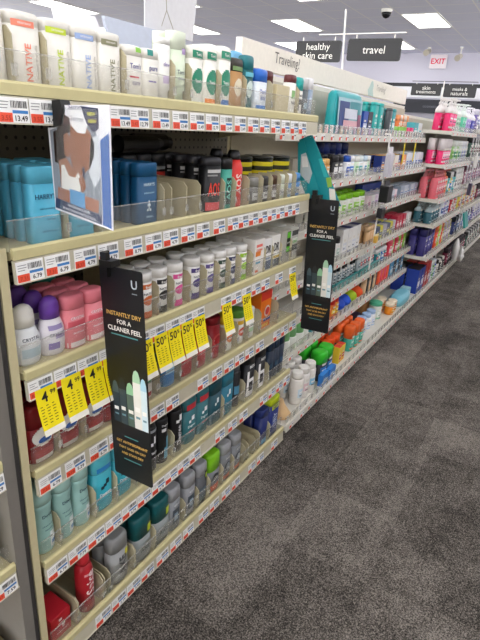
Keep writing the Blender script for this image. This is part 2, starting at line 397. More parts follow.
# yellow sale tags
def sale_mesh(big, small, w=.050, h=.096):
    b = MB(); n = 8
    def X(t): return .005 + .022 * t ** 1.5
    def Z(t): return -h * t
    vs = [];
    for k in range(n + 1):
        t = k / n
        vs += [(X(t), -w/2, Z(t)), (X(t), w/2, Z(t)), (X(t) - .0008, -w/2, Z(t)), (X(t) - .0008, w/2, Z(t))]
    for k in range(n):
        a = 4 * k; mat = YEL if k < n - 1 else M('efece0', .5)
        b.add([vs[a], vs[a+1], vs[a+5], vs[a+4]], [(3, 2, 1, 0)], mat); b.add([vs[a+2], vs[a+3], vs[a+7], vs[a+6]], [(0, 1, 2, 3)], mat)
        b.add([vs[a], vs[a+2], vs[a+6], vs[a+4]], [(0, 1, 2, 3)], YEL); b.add([vs[a+1], vs[a+3], vs[a+7], vs[a+5]], [(3, 2, 1, 0)], YEL)
    sf = lambda p: (X(-p.z / h) + .0006, p.y, p.z)
    b.text(big, (0, -.006, -h * .20), (0, 1, 0), (0, 0, 1), INK, h=.022, w=.03, bold=True, surf=sf)
    b.text(small, (0, .014, -h * .15), (0, 1, 0), (0, 0, 1), INK, h=.011, w=.013, bold=True, surf=sf)
    for k in range(7):
        z = -h * (.40 + .062 * k); r = .5 + .4 * ((k * 37) % 10) / 10
        for q in range(3):
            y0 = -w*.40 + q * w * .27; y1 = y0 + w * .22 * r
            b.add([sf(Vector((0, y0, z))), sf(Vector((0, y1, z))), sf(Vector((0, y1, z + .0016))), sf(Vector((0, y0, z + .0016)))], [(0, 1, 2, 3)], M('6d6410', .6))
    return b.mesh('sale_tag')
S4, S5 = sale_mesh('4', '99'), sale_mesh('50', '%')
Y1 = ['under the white roll-on', 'under the purple-capped roll-on', 'under the first pink stick', 'half hidden by the black aisle banner']
for k, y in enumerate((.040, .102, .163, .216)):
    o = bpy.data.objects.new('sale_tag', S4); COL.objects.link(o); o.location = (0, y, .716); tag(o, 'yellow sale tag marked 4.99 ' + Y1[k], 'sale tag', 'yellow sale tags')
Y2 = ['just past the black aisle banner', 'second past the black aisle banner', 'third past the black aisle banner', 'fourth past the black aisle banner', 'fifth past the black aisle banner',
      'in front of the white, green and yellow canister', 'beside the orange carton', 'next to the farther black banner']
for k, y in enumerate((.33, .387, .44, .495, .551, .69, .805, 1.135)):
    o = bpy.data.objects.new('sale_tag', S5); COL.objects.link(o); o.location = (0, y, .716); tag(o, 'yellow sale tag hanging ' + Y2[k], 'sale tag', 'yellow sale tags')

# ------------------------------------------------------------------ products
def patchmat(c): return c if not isinstance(c, str) else M(c, .4)
PROF = {   # body rings, cap rings as (height share, size share); super-ellipse power
 'stick':  ([(0, .94), (.015, 1), ('c', 1)], [('c', .985), (.93, .985), (.972, .93), (.992, .80), (1, .60)], 2.7),
 'oval':   ([(0, .96), (.012, 1), ('c', 1)], [('c', .995), (.95, .99), (.982, .95), (.995, .88), (1, .80)], 3.4),
 'pumptop': ([(0, .94), (.02, 1), ('c', 1)], [('c', 1), (.64, .97), (.72, .62), (.77, .34), (.80, .30), (.805, .42), (.87, .42), (.875, .18), (.93, .18)], 2.4),
 'flat':   ([(0, .97), (.01, 1), ('c', 1)], [('c', .99), (.975, .99), (.992, .96), (1, .91)], 4.2),
 'tallcap':([(0, .93), (.03, .97), (.10, 1), ('c', 1)], [('c', 1.0), (.92, .98), (.965, .93), (.99, .82), (1, .66)], 2.9),
 'can':    ([(0, .95), (.01, 1), ('k', 1), ('c', .90)], [('c', .88), (.96, .86), (.985, .80), (1, .68)], 2.0),
 'canister': ([(0, .96), (.01, 1), ('c', 1)], [('c', 1.01), (.965, 1.01), (.985, .99), (.99, .90), (1, .88)], 2.0),
 'bottle': ([(0, .90), (.03, .97), (.28, 1.02), (.46, .93), (.58, .88), (.68, .98), ('c', 1.03)], [('c', 1.06), (.83, 1.04), (.91, .92), (.965, .70), (1, .40)], 2.2),
 'rollon': ([(0, .80), (.05, .92), (.22, 1), (.45, .96), (.58, .78), ('c', .66)], [('c', .72), (.80, .72), (.90, .66), (.97, .48), (1, .25)], 2.1),
 'aero':   ([(0, .95), (.01, 1), (.70, 1), (.74, .92), ('c', .72)], [('c', .70), (.90, .70), (.96, .62), (1, .50)], 2.0),
 'tube':   ([(0, .80), (.18, .80), (.20, 1), ('c', 1)], [('c', 1), (.98, 1), (1, .98)], 2.4),
 'pump':   ([(0, .92), (.02, 1), (.62, 1), (.72, .82), ('c', .36)], [('c', .42), (.84, .42), (.86, .20), (.93, .20)], 2.4),
 'jar':    ([(0, .92), (.05, 1), ('c', 1)], [('c', 1.03), (.95, 1.03), (1, .96)], 2.0),
}
def prod_parts(kind, w, d, h, body, cap, cf=.75, patches=(), texts=()):
    """list of (part name, MB) for one package standing at the origin, front towards +x"""
    if kind == 'box':
        b = MB(); b.bbox(-d/2, d/2, -w/2, w/2, 0, h, patchmat(body), .0012)
        out = [('carton', b)]; hy = w / 2; sfun = lambda z: 1; p = None; hx = d / 2
        if cap: b.box(-d/2 + .001, d/2 - .001, -w/2 + .001, w/2 - .001, h, h + .0006, patchmat(cap))
    else:
        br, cr, p = PROF[kind]; hy, hx = w / 2, d / 2
        f = lambda t: cf if t == 'c' else (cf - .05 if t == 'k' else t)
        b = MB().loft([(f(t) * h, s * hy, s * hx) for t, s in br], patchmat(body), p); out = [('body', b)]
        c = MB().loft([(f(t) * h + (.0004 if j == 0 else 0), s * hy, s * hx) for j, (t, s) in enumerate(cr)], patchmat(cap), p)
        if kind in ('pump', 'pumptop'):
            c.loft([(h * .93, w * .16, w * .16), (h * 1.0, w * .15, w * .15)], patchmat(cap), 2, 10); c.box(0, w * .55, -w * .07, w * .07, h * .955, h * .995, patchmat(cap))
        out.append(('cap', c))
        prof = [(f(t), s) for t, s in br] + [(f(t), s) for t, s in cr]
        def sfun(z):
            z = z / h
            for (a, s), (e, q) in zip(prof, prof[1:]):
                if a <= z <= e: return s if e == a else s + (q - s) * (z - a) / (e - a)
            return prof[-1][1]
    def sf(y, z, e):
        s = sfun(z)
        if p is None: return (hx + e, y, z)
        k = min(.999, abs(y) / (hy * s)); return (hx * s * (1 - k ** p) ** (1 / p) + e, y, z)
    lb, lz = MB(), None
    for j, (z0, z1, u0, u1, mat) in enumerate(patches):
        if lb.v and not (z0 <= lz[1] + .035 and z1 >= lz[0] - .035): out.append(('label_band', lb)); lb, lz = MB(), None
        lz = (z0, z1) if lz is None else (min(z0, lz[0]), max(z1, lz[1]))
        n, mm = (6, 4 if z1 - z0 > .06 else 1) if p else (1, 1); g = []
        e = .0004 + .0001 * j
        for a in range(mm + 1):
            for q in range(n + 1):
                g.append(sf((u0 + (u1 - u0) * q / n) * hy, (z0 + (z1 - z0) * a / mm) * h, e))
        lb.add(g, [(a*(n+1)+q, a*(n+1)+q+1, (a+1)*(n+1)+q+1, (a+1)*(n+1)+q) for a in range(mm) for q in range(n)], patchmat(mat), True)
    if lb.v: out.append(('label_band', lb))
    for tx in texts:
        s, z, u, size, rot, mat = tx[:6]; tall = tx[6] if len(tx) > 6 else 1.0; bold = True
        sfc = lambda P: sf(P.y, P.z, .0013); lb = MB()
        if rot: lb.text(s, (0, u * hy, z * h), (0, 0, 1), (0, -1, 0), patchmat(mat), w=size * h, bold=bold, surf=sfc, tall=tall)
        else: lb.text(s, (0, u * hy, z * h), (0, 1, 0), (0, 0, 1), patchmat(mat), w=size * w, bold=bold, surf=sfc, tall=tall)
        out.append(('lettering', lb))
    return out
def E(z, w, dz, mat, u=0):      # an ellipse-ish emblem made of stacked strips
    out = []
    for k in range(14):
        t0, t1 = -1 + k / 7, -1 + (k + 1) / 7; tm = (t0 + t1) / 2; ww = w * math.sqrt(max(.05, 1 - tm * tm))
        out.append((z + dz * t0, z + dz * t1, u - ww, u + ww, mat))
    return out
def product(name, label, cat, loc, kind, w, d, h, body, cap, cf=.75, patches=(), texts=(), group=None, rows=1, gap=.004, plain=False, rz=0):
    """a package at the front of its facing and its copies queued up behind it"""
    x, y, z = loc; root = empty(name, (x - d / 2, y, z), rz); tag(root, label, cat, group)
    kids = []
    for pn, mb in prod_parts(kind, w, d, h, body, cap, cf, patches, texts): kids.append(mb.build(pn, root))
    for r in range(1, rows):
        c = root.copy(); COL.objects.link(c); c.location = (x - d / 2 - r * (d + gap), y, z)
        c['label'] = f'{ORD[r]} back behind ' + label
        for k in kids:
            q = k.copy(); COL.objects.link(q); q.parent = c
    return root
XF = -.022
SPAN = [[] for _ in range(6)]
def near(i, y, *a, **k):
    if 'xf' not in k: SPAN[i].append((y - a[4] / 2, y + a[4] / 2))
    elif k['xf'] > -.1: SPAN[i].append((y - a[4] / 2, y + a[4] / 2))
    return product(a[0], a[1], a[2], (k.pop('xf', XF), y, DZ[i] + .0006), *a[3:], **k)

W1 = 'e9e6dd'
# --- top shelf
def native(y, colr, cname, rows=1, w=.061, txt=True, h=.111):
    near(0, y, 'deodorant_stick', f'white oval stick with {cname} band and upright lettering', 'deodorant', 'oval', w, .036, h, W1, W1, .82,
         [(.80, .885, -.82, .50, colr)], [('NATIVE', .34, .0, .50, 1, colr), ('DEODORANT', .845, -.1, .40, 0, 'f6f0ea'), ('coconut & vanilla', .36, .52, .45, 1, 'b5b0a6')] if txt else [], 'white oval sticks on the top shelf', rows)
near(0, .022, 'deodorant_stick', 'plain white oval stick cut by the frame edge on the top shelf', 'deodorant', 'stick', .050, .036, .115, W1, W1, .82, [(.30, .5, -.4, .4, 'd9dde6')], [], 'white oval sticks on the top shelf', 2)
native(.082, 'f08a70', 'coral', 2); native(.147, 'c5d836', 'lime green', 2); native(.209, '9db4e0', 'pale blue', 2); native(.270, '8b8a6c', 'olive', 2, .058)
near(0, .333, 'deodorant_stick', 'shorter white stick with a small green corner mark', 'deodorant', 'stick', .058, .034, .099, W1, W1, .80, [(.88, .97, .1, .8, '8fce4a'), (.40, .43, -.5, .4, 'd83a50')], [("Tom's", .62, .05, .55, 0, '4a4a88'), ('care', .30, .1, .4, 0, '9a94a8')], rows=2)
near(0, .388, 'deodorant_stick', 'shorter white stick with a small teal square mark', 'deodorant', 'stick', .052, .034, .100, W1, W1, .80, [(.86, .97, -.6, .0, '2d8f86'), (.36, .39, -.5, .4, '7d6cae')], [('pure', .60, .05, .5, 0, '4a4a88')], rows=2)
near(0, .432, 'lotion_tube', 'slim white tube with faint lavender print beside pale green tubes', 'deodorant', 'tube', .040, .030, .126, 'efefea', 'efefea', .9, [(.30, .42, -.5, .5, 'c9b8d8')], [('dew', .6, 0, .5, 0, '9a8ab8')])
near(0, .482, 'lotion_tube', 'pale green translucent tube with violet mark and upright lettering', 'deodorant', 'tube', .054, .034, .146, 'dbe8cf', 'e3ecd8', .75, [(.70, .78, .1, .7, 'b9a0d0')], [("Tom's", .45, .1, .55, 0, '55606a'), ('of Maine', .36, .1, .5, 0, '7a8590')], rows=2)
for y, lab, c2, h, rz in ((.548, 'cream stick with green emblem and pale base, first of the green-emblem trio', 'e9ebe2', .128, .05), (.606, 'cream stick with green emblem above an orange base', 'f08a2a', .132, .05), (.668, 'taller cream stick with green emblem above a blue base', '3a7fd0', .143, 0)):
    near(0, y, 'deodorant_stick', lab, 'deodorant', 'stick', .056, .034, h, 'efeee4', 'efeee4', .78, [(.80, .92, -.75, .75, '1f8a6a'), (.02, .14, -.85, .85, c2)] + E(.42, .80, .21, '1f8a6a'), [("Tom's", .42, 0, .46, 0, 'f4f4ee'), ("Tom's", .86, 0, .4, 0, 'f4f4ee')], rows=2, rz=rz)
near(0, .727, 'deodorant_stick', 'bronze stick with dark cap and round pale emblem', 'deodorant', 'stick', .060, .034, .124, 'b58a58', '3d3a34', .74, [(.76, .84, -.8, .8, '6f8f58')] + E(.44, .60, .17, 'e6dcc2'), [("Tom's", .44, 0, .44, 0, '5a4020')], rows=2)
near(0, .786, 'deodorant_stick', 'tall dark teal stick with round pale emblem', 'deodorant', 'stick', .052, .034, .138, '1c5f62', '2a7880', .74, E(.40, .60, .15, 'd8e8e0') + [(.62, .70, -.8, .8, '63b7c8')], [("Tom's", .40, 0, .44, 0, '1c5f62')], rows=1)
near(0, .800, 'deodorant_stick', 'sky blue stick with pale cap standing behind the dark teal stick', 'deodorant', 'stick', .060, .034, .150, '6fb4dd', '7cbce2', .74, xf=-.07)
near(0, .862, 'deodorant_stick', 'white stick with royal blue cap and blue lettering', 'deodorant', 'stick', .066, .036, .113, 'e6eef6', '2f6fd0', .70, [(.30, .56, -.6, .6, 'f8fafc'), (.08, .16, -.85, .85, '3f86d8')], [("Tom's", .48, 0, .55, 0, '1f56b0'), ('kids', .34, 0, .4, 0, '1f56b0')], rows=1)
near(0, .985, 'carton', 'low plain beige display carton on the top shelf', 'carton', 'box', .085, .06, .082, 'cbbf9a', None)
near(0, 1.022, 'deodorant_stick', 'white stick with dark maroon cap behind the beige carton', 'deodorant', 'stick', .052, .034, .125, 'ece8de', '5b2a2c', .70, xf=-.088)
near(0, .958, 'deodorant_stick', 'second white stick with dark maroon cap behind the beige carton, nearer the sky blue one', 'deodorant', 'stick', .052, .034, .125, 'ece8de', '5b2a2c', .70, xf=-.088)
near(0, 1.058, 'deodorant_stick', 'white stick with green leaf mark and maroon cap', 'deodorant', 'stick', .050, .034, .118, 'eeece4', '6a3436', .80, [(.42, .62, -.5, .4, '7fae6a')], [('hello', .32, 0, .5, 0, '4a4a4a')])
near(0, 1.112, 'deodorant_stick', 'white stick with bright teal cap and black print', 'deodorant', 'stick', .048, .034, .116, 'eeece4', '33b5b0', .66, [(.30, .44, -.5, .5, '2a2a2a')], [('hello', .54, 0, .5, 0, '4a4a4a')])
near(0, 1.155, 'deodorant_stick', 'charcoal stick with pale grey cap near the shelf end', 'deodorant', 'stick', .040, .034, .118, '5d6468', 'c8c8c8', .70, [(.2, .36, -.6, .6, '9fb8c8')])
near(0, 1.194, 'deodorant_stick', 'grey-blue stick with white cap, last on the top shelf', 'deodorant', 'stick', .036, .034, .122, '8fa0b4', 'e4e4e6', .70, [(.2, .5, -.6, .6, 'c8d0dc')])

# --- second shelf
for y, lab in ((.097, 'pale blue flat-topped stick with dark lettering'), (.178, 'pale blue flat-topped stick partly hidden behind the photo dangler')):
    near(1, y, 'deodorant_stick', lab, 'deodorant', 'flat', .068, .030, .138, '55b2d0', '5cb7d4', .78, [], [("HARRY'S", .62, -.06, .66, 0, '1f4a66'), ('odor protection', .46, 0, .5, 0, '2d6480'), ('for men', .32, .2, .28, 0, '2d6480'), ('NET WT 2.5 oz', .16, .05, .46, 0, '1f4a66')], rows=5, gap=.003)
near(1, .374, 'deodorant_stick', 'deep blue flat-topped stick with pale lettering and flake emblem', 'deodorant', 'flat', .068, .030, .136, '124f78', '165682', .78,
     [(.30, .34, -.16, .16, 'dfeef4'), (.25, .40, -.05, .05, 'dfeef4'), (.22, .26, -.2, -.06, 'dfeef4'), (.22, .26, .06, .2, 'dfeef4')], [("HARRY'S", .66, 0, .52, 0, 'cfe6f0'), ('antiperspirant', .52, 0, .5, 0, 'a8cfe2'), ('stone', .13, 0, .3, 0, 'a8cfe2')], rows=5, gap=.003)
AOSK = dict(cf=.80)
for k, y in enumerate((.478, .536, .592)):
    near(1, y, 'spray_can', f'black can with red block, {ORD[k]} set back behind empty lanes', 'spray can', 'stick', .054, .040, .142, '1b1b1d', '222225', .78, [(.34, .66, -.75, .75, 'b23228'), (.70, .76, -.7, .7, '8a8a8a')], [], rows=2, xf=-.17)
near(1, .641, 'deodorant_stick', 'black stick with big red AOS lettering', 'deodorant', 'stick', .066, .042, .143, '19191b', '303034', .84,
     [(.03, .18, -.8, .8, 'd8434a'), (.72, .78, -.7, .7, 'c8c8c8'), (.66, .69, -.7, .3, '9a9a9a')], [('AOS', .42, -.02, .62, 0, 'e4483a', 2.3)] , rows=4, rz=-.22)
near(1, .708, 'deodorant_stick', 'teal stick with black cap and black upright block', 'deodorant', 'stick', .050, .040, .140, '3f9f8c', '1a1a1c', .78, [(.10, .62, -.45, .5, '18302c')], [('AOS', .38, 0, .40, 1, '7fd4c0')], rows=3)
near(1, .768, 'spray_can', 'bright red spray can with black nozzle', 'spray can', 'aero', .056, .056, .158, 'e03a34', '1a1a1c', .84, [(.12, .60, .25, .75, '2a1414')], [('AOS', .42, -.25, .36, 1, 'f2d8d0')], rows=2)
for k, (y, xx) in enumerate(((.50, -.13), (.60, -.18), (.66, -.23))):
    t = empty('spray_can', (xx - .04, y, DZ[1] + .1436)); tag(t, ['black can lying across the set-back cans, nearest the front', 'black can lying on the set-back cans, middle one', 'black can lying on the back cans under the pegboard'][k], 'spray can')
    b = MB().tube((0, -.07, .022), (0, .06, .022), .021, M('17171a', .35), 16); b.build('body', t)
    MB().tube((0, .0605, .022), (0, .085, .022), .017, M('26262a', .35), 16, .014).build('cap', t)
for k, (y, bc, cc, cn) in enumerate(((.862, '6b6a66', '8b8a84', 'grey'), (.925, '2e2c2c', '3a3838', 'black'), (.985, '4a3328', '5a4030', 'brown'), (1.04, 'cdd8c0', 'dfe6d6', 'pale green'), (1.095, '5a8fc0', 'e8ecf0', 'blue and white'), (1.16, '3f7fc8', '5a97d8', 'bright blue'))):
    near(1, y, 'deodorant_stick', f'small {cn} stick near the end of the second shelf', 'deodorant', 'stick', .048, .030, .080, bc, cc, .62, [(.15, .42, -.7, .7, 'c9c9c4')], [('men', .29, 0, .4, 0, '333333')], rows=1)
for k, (y, xx, nm) in enumerate(((.955, -.155, 'first'), (1.062, -.135, 'second'), (1.168, -.125, 'third'))):
    for r in range(2):
        t = empty('tin', (xx, y, DZ[1] + .0006 + r * .0665)); tag(t, f'{("lower","upper")[r]} black tin with yellow band, {nm} stack behind the small sticks', 'tin', 'yellow and black tins')
        MB().loft([(0, .048, .048), (.004, .050, .050), (.056, .050, .050)], M('1b1c18', .35), 2, 28).build('body', t)
        MB().loft([(.0564, .0505, .0505), (.064, .050, .050), (.0655, .045, .045)], M('26261f', .35), 2, 28).build('lid', t)
        b = MB()
        b.loft([(.010, .0504, .0504), (.048, .0504, .0504)], M('e0d01c', .4), 2, 28, False)
        b.loft([(.020, .0507, .0507), (.034, .0507, .0507)], M('2a2a10', .4), 2, 28, False); b.build('label_band', t)

# --- third shelf
near(2, .040, 'roll_on_deodorant', 'white roll-on with white cap and grey crystal print', 'deodorant', 'rollon', .060, .046, .120, 'e8ecee', 'e9e7de', .64, [(.40, .50, -.85, .85, 'eef0f2'), (.14, .30, -.7, .7, 'b8ccd6')], [('CRYSTAL', .46, 0, .62, 0, '55606c')])
near(2, .100, 'roll_on_deodorant', 'white roll-on with purple domed cap and lilac flower print', 'deodorant', 'rollon', .058, .046, .122, 'ece8ee', '6a3fa0', .64, [(.12, .24, -.7, .1, '8a78b8'), (.30, .40, -.2, .8, 'b0a4cc'), (.46, .54, -.6, .5, '9c90be')], [('CRYSTAL', .38, 0, .62, 0, '4a4a58')], rows=4)
for y, lab in ((.152, 'coral pink stick with rounded cap, next to the purple-capped roll-on'), (.207, 'coral pink stick with rounded cap, half behind the black aisle banner')):
    near(2, y, 'deodorant_stick', lab, 'deodorant', 'stick', .056, .040, .116, 'e8858e', 'e67f8c', .74, [(.02, .12, -.9, .9, 'f2e6e4'), (.40, .52, -.8, .8, 'd8606e')], [('CRYSTAL', .58, 0, .62, 0, 'fbeef0'), ('deodorant', .30, 0, .5, 0, 'fbeef0')], rows=3)
near(2, .206, 'deodorant_stick', 'teal capped stick behind the coral pink sticks', 'deodorant', 'stick', .054, .040, .117, '2f9f92', '3aa898', .74, xf=-.175)
def canister(y, c, cname, rows=1, h=.116, lab=None):
    near(2, y, 'deodorant_canister', lab or f'white round canister with {cname} print, on the third shelf', 'deodorant', 'canister', .052, .052, h, 'f1efe9', 'f4f3ee', .80,
         [(.655, .76, -.75, .75, c)] + E(.40, .62, .11, c) + [(.01, .16, -.78, .78, c)], [('NATIVE', .55, 0, .55, 0, '3a3a44'), ('fresh', .70, 0, .4, 0, 'f6f4ee')], 'white round canisters', rows)
canister(.373, 'd8713a', 'burnt orange', 2); canister(.432, '2c2c2e', 'black', 2); canister(.496, 'e0559a', 'pink', 2); canister(.574, '4c3f7a', 'deep violet', 2); canister(.642, '62558f', 'greyish violet', 2, .114)
canister(.705, '2f4a3a', 'dark green', 2, .114); canister(.760, '3a3f62', 'navy', 2, .114); canister(.826, '9ccc3c', 'lime', 2, .112)
near(2, .918, 'carton', 'white carton with orange band and pink lettering', 'carton', 'box', .060, .050, .116, 'f2eee8', 'e9e4dc', 0, [(.52, .66, -.9, .2, 'e8873a'), (.78, .86, -.8, .5, 'e87060'), (.30, .36, -.8, .2, '6ab8d8'), (.05, .12, -.8, -.2, 'e86a3a')], [('DERMA', .70, -.1, .6, 0, 'e06a50')], rows=3)
near(2, .976, 'carton', 'white carton marked DR with a blue grey base', 'carton', 'box', .050, .050, .110, 'efeeec', 'e9e4dc', 0, [(.02, .30, -1, 1, '4a5a78'), (.34, .40, -.7, .6, '8898b0')], [('DR', .66, 0, .72, 0, '3a3a40', 1.4)], rows=3)
near(2, 1.034, 'carton', 'white carton marked DR with gold band and navy base', 'carton', 'box', .054, .050, .114, 'f2f0ea', 'e9e4dc', 0, [(.02, .26, -1, 1, '2c3648'), (.28, .36, -.95, .95, 'd8b23a')], [('DR', .64, 0, .72, 0, '2a2a30', 1.4)], rows=3)
near(2, 1.108, 'carton', 'grey carton with bright green and black corner panel', 'carton', 'box', .070, .050, .120, 'b9b6ac', 'c8c8bc', 0, [(.30, .94, .15, .95, '2a2f2a'), (.74, .92, .2, .9, '6fd038'), (.32, .48, .2, .9, '6fd038')], [('DUKE', .60, .55, .34, 0, 'e8e8e0')], rows=2)
near(2, 1.178, 'carton', 'pale grey carton with green lettering beside the farther black banner', 'carton', 'box', .056, .050, .118, 'c9c8c0', 'd2d2ca', 0, [(.30, .48, -.9, .9, '5c5f5a'), (.78, .94, -.9, .9, '4a4c48'), (.52, .70, -.8, .8, 'e9eee2')], [('cool', .60, 0, .6, 0, '62b038')], rows=2)

# --- fourth shelf
for y, lab in ((.045, 'dark red wide stick with oval white label beside the grey post'), (.114, 'dark red wide stick with oval white label, second from the grey post'), (.190, 'dark red wide stick with oval white label, third from the grey post')):
    near(3, y, 'deodorant_stick', lab, 'deodorant', 'tallcap', .064, .042, .135, '8f1c22', '8a1a20', .62, [(.08, .22, -.95, .95, 'a82a2c'), (.01, .09, -.95, .95, 'd8d0c4')] + E(.46, .80, .17, 'efece6') + E(.40, .5, .06, '3f68b0', .05), [('FRESH', .40, .05, .36, 0, 'f2f2f2'), ('Old Spice', .54, 0, .5, 0, 'b03030')], rows=4)
near(3, .245, 'deodorant_stick', 'dark red wide stick hidden mostly by the black aisle banner', 'deodorant', 'tallcap', .060, .042, .135, '8f1c22', '8a1a20', .62, rows=2)
near(3, .365, 'deodorant_stick', 'white stick with red top and green print just past the black banner', 'deodorant', 'tallcap', .060, .042, .130, 'e9e6de', 'a82a2c', .60, [(.36, .52, -.7, .7, '3f8a5a'), (.04, .14, -.9, .9, 'b23a34')], [('Brut', .44, 0, .4, 0, 'f0f0ea')], rows=3)
near(3, .462, 'deodorant_stick', 'bright blue slim stick behind the yellow sale tags', 'deodorant', 'stick', .052, .036, .128, '2f7fc0', '3a4048', .72, [(.3, .5, -.7, .7, '9fd0ea')], [], rows=2)
for k, (y, c) in enumerate(((.540, 'b0262e'), (.610, 'a8242a'))):
    near(3, y, 'deodorant_stick', ('crimson stick with a pale oval behind the fifth yellow tag', 'crimson stick with a pale oval beside the cherry canister')[k], 'deodorant', 'tallcap', .060, .042, .136, c, 'b52a30', .66, E(.42, .6, .13, 'c8484c'), [('Spice', .42, 0, .44, 0, 'f0d8d0')], rows=3)
near(3, .690, 'deodorant_canister', 'cherry red round canister with a ring emblem', 'deodorant', 'canister', .062, .062, .138, 'a81f28', '8c1a22', .82, E(.44, .62, .16, 'd05a58') + E(.44, .48, .12, 'a81f28'), [('Old Spice', .44, 0, .5, 0, 'f2e4dc')], rows=2)
near(3, .766, 'deodorant_canister', 'white canister with yellow lid and orange emblem', 'deodorant', 'canister', .056, .056, .120, 'f0eee6', 'e8cf3a', .76, [(.56, .70, -.8, .8, '3f9f4a')] + E(.36, .6, .13, 'e8803a'), [('Arm', .36, 0, .4, 0, 'fbf6ea')], rows=2)
near(3, .838, 'deodorant_canister', 'white canister with green lid and orange emblem', 'deodorant', 'canister', .056, .056, .118, 'f0eee6', '6fae4a', .78, [(.58, .70, -.8, .8, 'e8b83a')] + E(.36, .6, .13, 'd85a3a'), [('Arm', .36, 0, .4, 0, 'fbf6ea')], rows=2)
near(3, .902, 'deodorant_stick', 'small white stick with pale green print behind a sale tag', 'deodorant', 'stick', .052, .040, .110, 'f0eee8', 'e6e8e0', .72, [(.2, .34, -.7, .7, 'b8d8b0')], [('clean', .46, 0, .5, 0, '6a8a6a')], rows=2)
near(3, 1.012, 'carton', 'bright orange carton with red top and round white emblem', 'carton', 'box', .078, .085, .140, 'ee7a1e', 'cf2a22', 0, [(.78, 1.0, -1, 1, 'd8362a'), (.05, .12, -.9, .6, 'f4c23a')] + E(.46, .5, .15, 'f2e6e0', .2) + E(.46, .38, .11, 'd03a30', .2) + [(.20, .27, -.5, .8, '2a3c8a')], [('Baking', .235, .15, .5, 0, 'f8f4ea')], rows=2, xf=-.03)
for k, y in enumerate((1.12, 1.178)):
    near(3, y, 'deodorant_stick', ('teal blue stick set back under the last sale tag', 'blue stick set back at the end of the fourth shelf')[k], 'deodorant', 'stick', .052, .040, .130, ('2d8aa0', '3a74c0')[k], ('3a9ab0', '4a84d0')[k], .7, rows=2, xf=-.2)

# --- fifth shelf
for y, lab in ((.034, 'pale teal curved bottle beside the grey post'), (.089, 'pale teal curved bottle, second from the grey post'), (.140, 'pale teal curved bottle, third from the grey post')):
    near(4, y, 'body_spray_bottle', lab, 'bottle', 'bottle', .050, .044, .184, '9cc6c0', 'a6cdc6', .74, [(.06, .30, .15, .8, 'dfe9ea'), (.10, .16, .3, .8, '5a8fc8')], [('Dove', .56, .1, .5, 0, '2c4a5c'), ('advanced care', .42, .1, .6, 0, '3f6470'), ('nourish', .36, .1, .4, 0, '3f6470')], rows=3)
for y, lab, c2 in ((.207, 'aqua bottle with bright blue cap rim and black tick', '2f86c8'), (.277, 'aqua bottle with rounded aqua top beside the black aisle banner', '3ab0c0')):
    near(4, y, 'deodorant_stick', lab, 'deodorant', 'tallcap', .066, .044, .160, '36a8ba', '58bccc', .72, [(.74, .82, -.95, .95, c2), (.40, .46, -.4, -.1, '16303c'), (.43, .49, -.15, .15, '16303c'), (.47, .56, .08, .4, '16303c')], [('Degree', .30, 0, .55, 0, 'e8f4f6'), ('shower clean', .2, 0, .5, 0, '1f6a7a')], rows=3)
near(4, .345, 'spray_can', 'black slim can seen just past the black aisle banner', 'spray can', 'aero', .046, .046, .172, '18181b', '3a3a40', .84, [(.2, .45, -.6, .6, '9a9aa0')], [], rows=3)
near(4, .392, 'spray_can', 'black can with silver ringed top, next to the black aisle banner', 'spray can', 'can', .050, .050, .170, '17171a', '2a2a2e', .86, [(.76, .81, -.9, .9, '9aa0a6'), (.50, .56, -.4, -.1, 'e8e8ea'), (.54, .68, .0, .3, 'e8e8ea')], [('men', .36, 0, .5, 0, 'd8d8dc')], rows=3)
near(4, .442, 'spray_can', 'black can with sweeping light blue stripe', 'spray can', 'can', .052, .052, .172, '15171a', '24262a', .86, [(.08, .30, -.2, .8, '6fb0c8'), (.30, .50, .15, .85, '6fb0c8'), (.62, .68, -.5, .1, 'e8e8ea')], [('Degree', .74, 0, .5, 0, 'e4e4e8')], rows=3)
near(4, .508, 'spray_can', 'black can with white tick and upright white lettering', 'spray can', 'can', .052, .052, .166, '17171a', '1f1f23', .86, [(.62, .68, -.5, -.1, 'f0f0f0'), (.65, .78, -.1, .4, 'f0f0f0')], [('Degree', .36, 0, .40, 1, 'd0d0d4')], rows=3)
for y, lab in ((.568, 'dark teal stick with red banded cap, first of a pair'), (.636, 'dark teal stick with red banded cap, second of a pair')):
    near(4, y, 'deodorant_stick', lab, 'deodorant', 'tallcap', .066, .044, .158, '2a6a72', '2a6a72', .74, [(.76, .88, -.95, .95, 'c0303a'), (.46, .52, -.4, -.1, 'eef2f4'), (.50, .60, -.05, .4, 'eef2f4')], [('Degree', .38, 0, .55, 0, 'dfeaec'), ('men', .27, 0, .4, 0, 'e0484a')], rows=3)
for y, c, lab in ((.705, '1f4f5c', 'dark teal flat stick with upright tick lettering'), (.778, '2a7890', 'blue teal flat stick with upright tick lettering')):
    near(4, y, 'deodorant_stick', lab, 'deodorant', 'flat', .070, .044, .156, c, c, .72, [(.44, .50, -.3, -.05, 'e4eef0'), (.48, .60, 0, .3, 'e4eef0')], [('Degree', .28, 0, .5, 0, 'b9d2d8')], rows=3)
near(4, .840, 'spray_can', 'grey and black can between the teal sticks and white-marked bottles', 'spray can', 'can', .050, .050, .165, '2a2c30', '5a5e64', .84, [(.3, .5, -.7, .7, '4f8aa8')], [], rows=2)
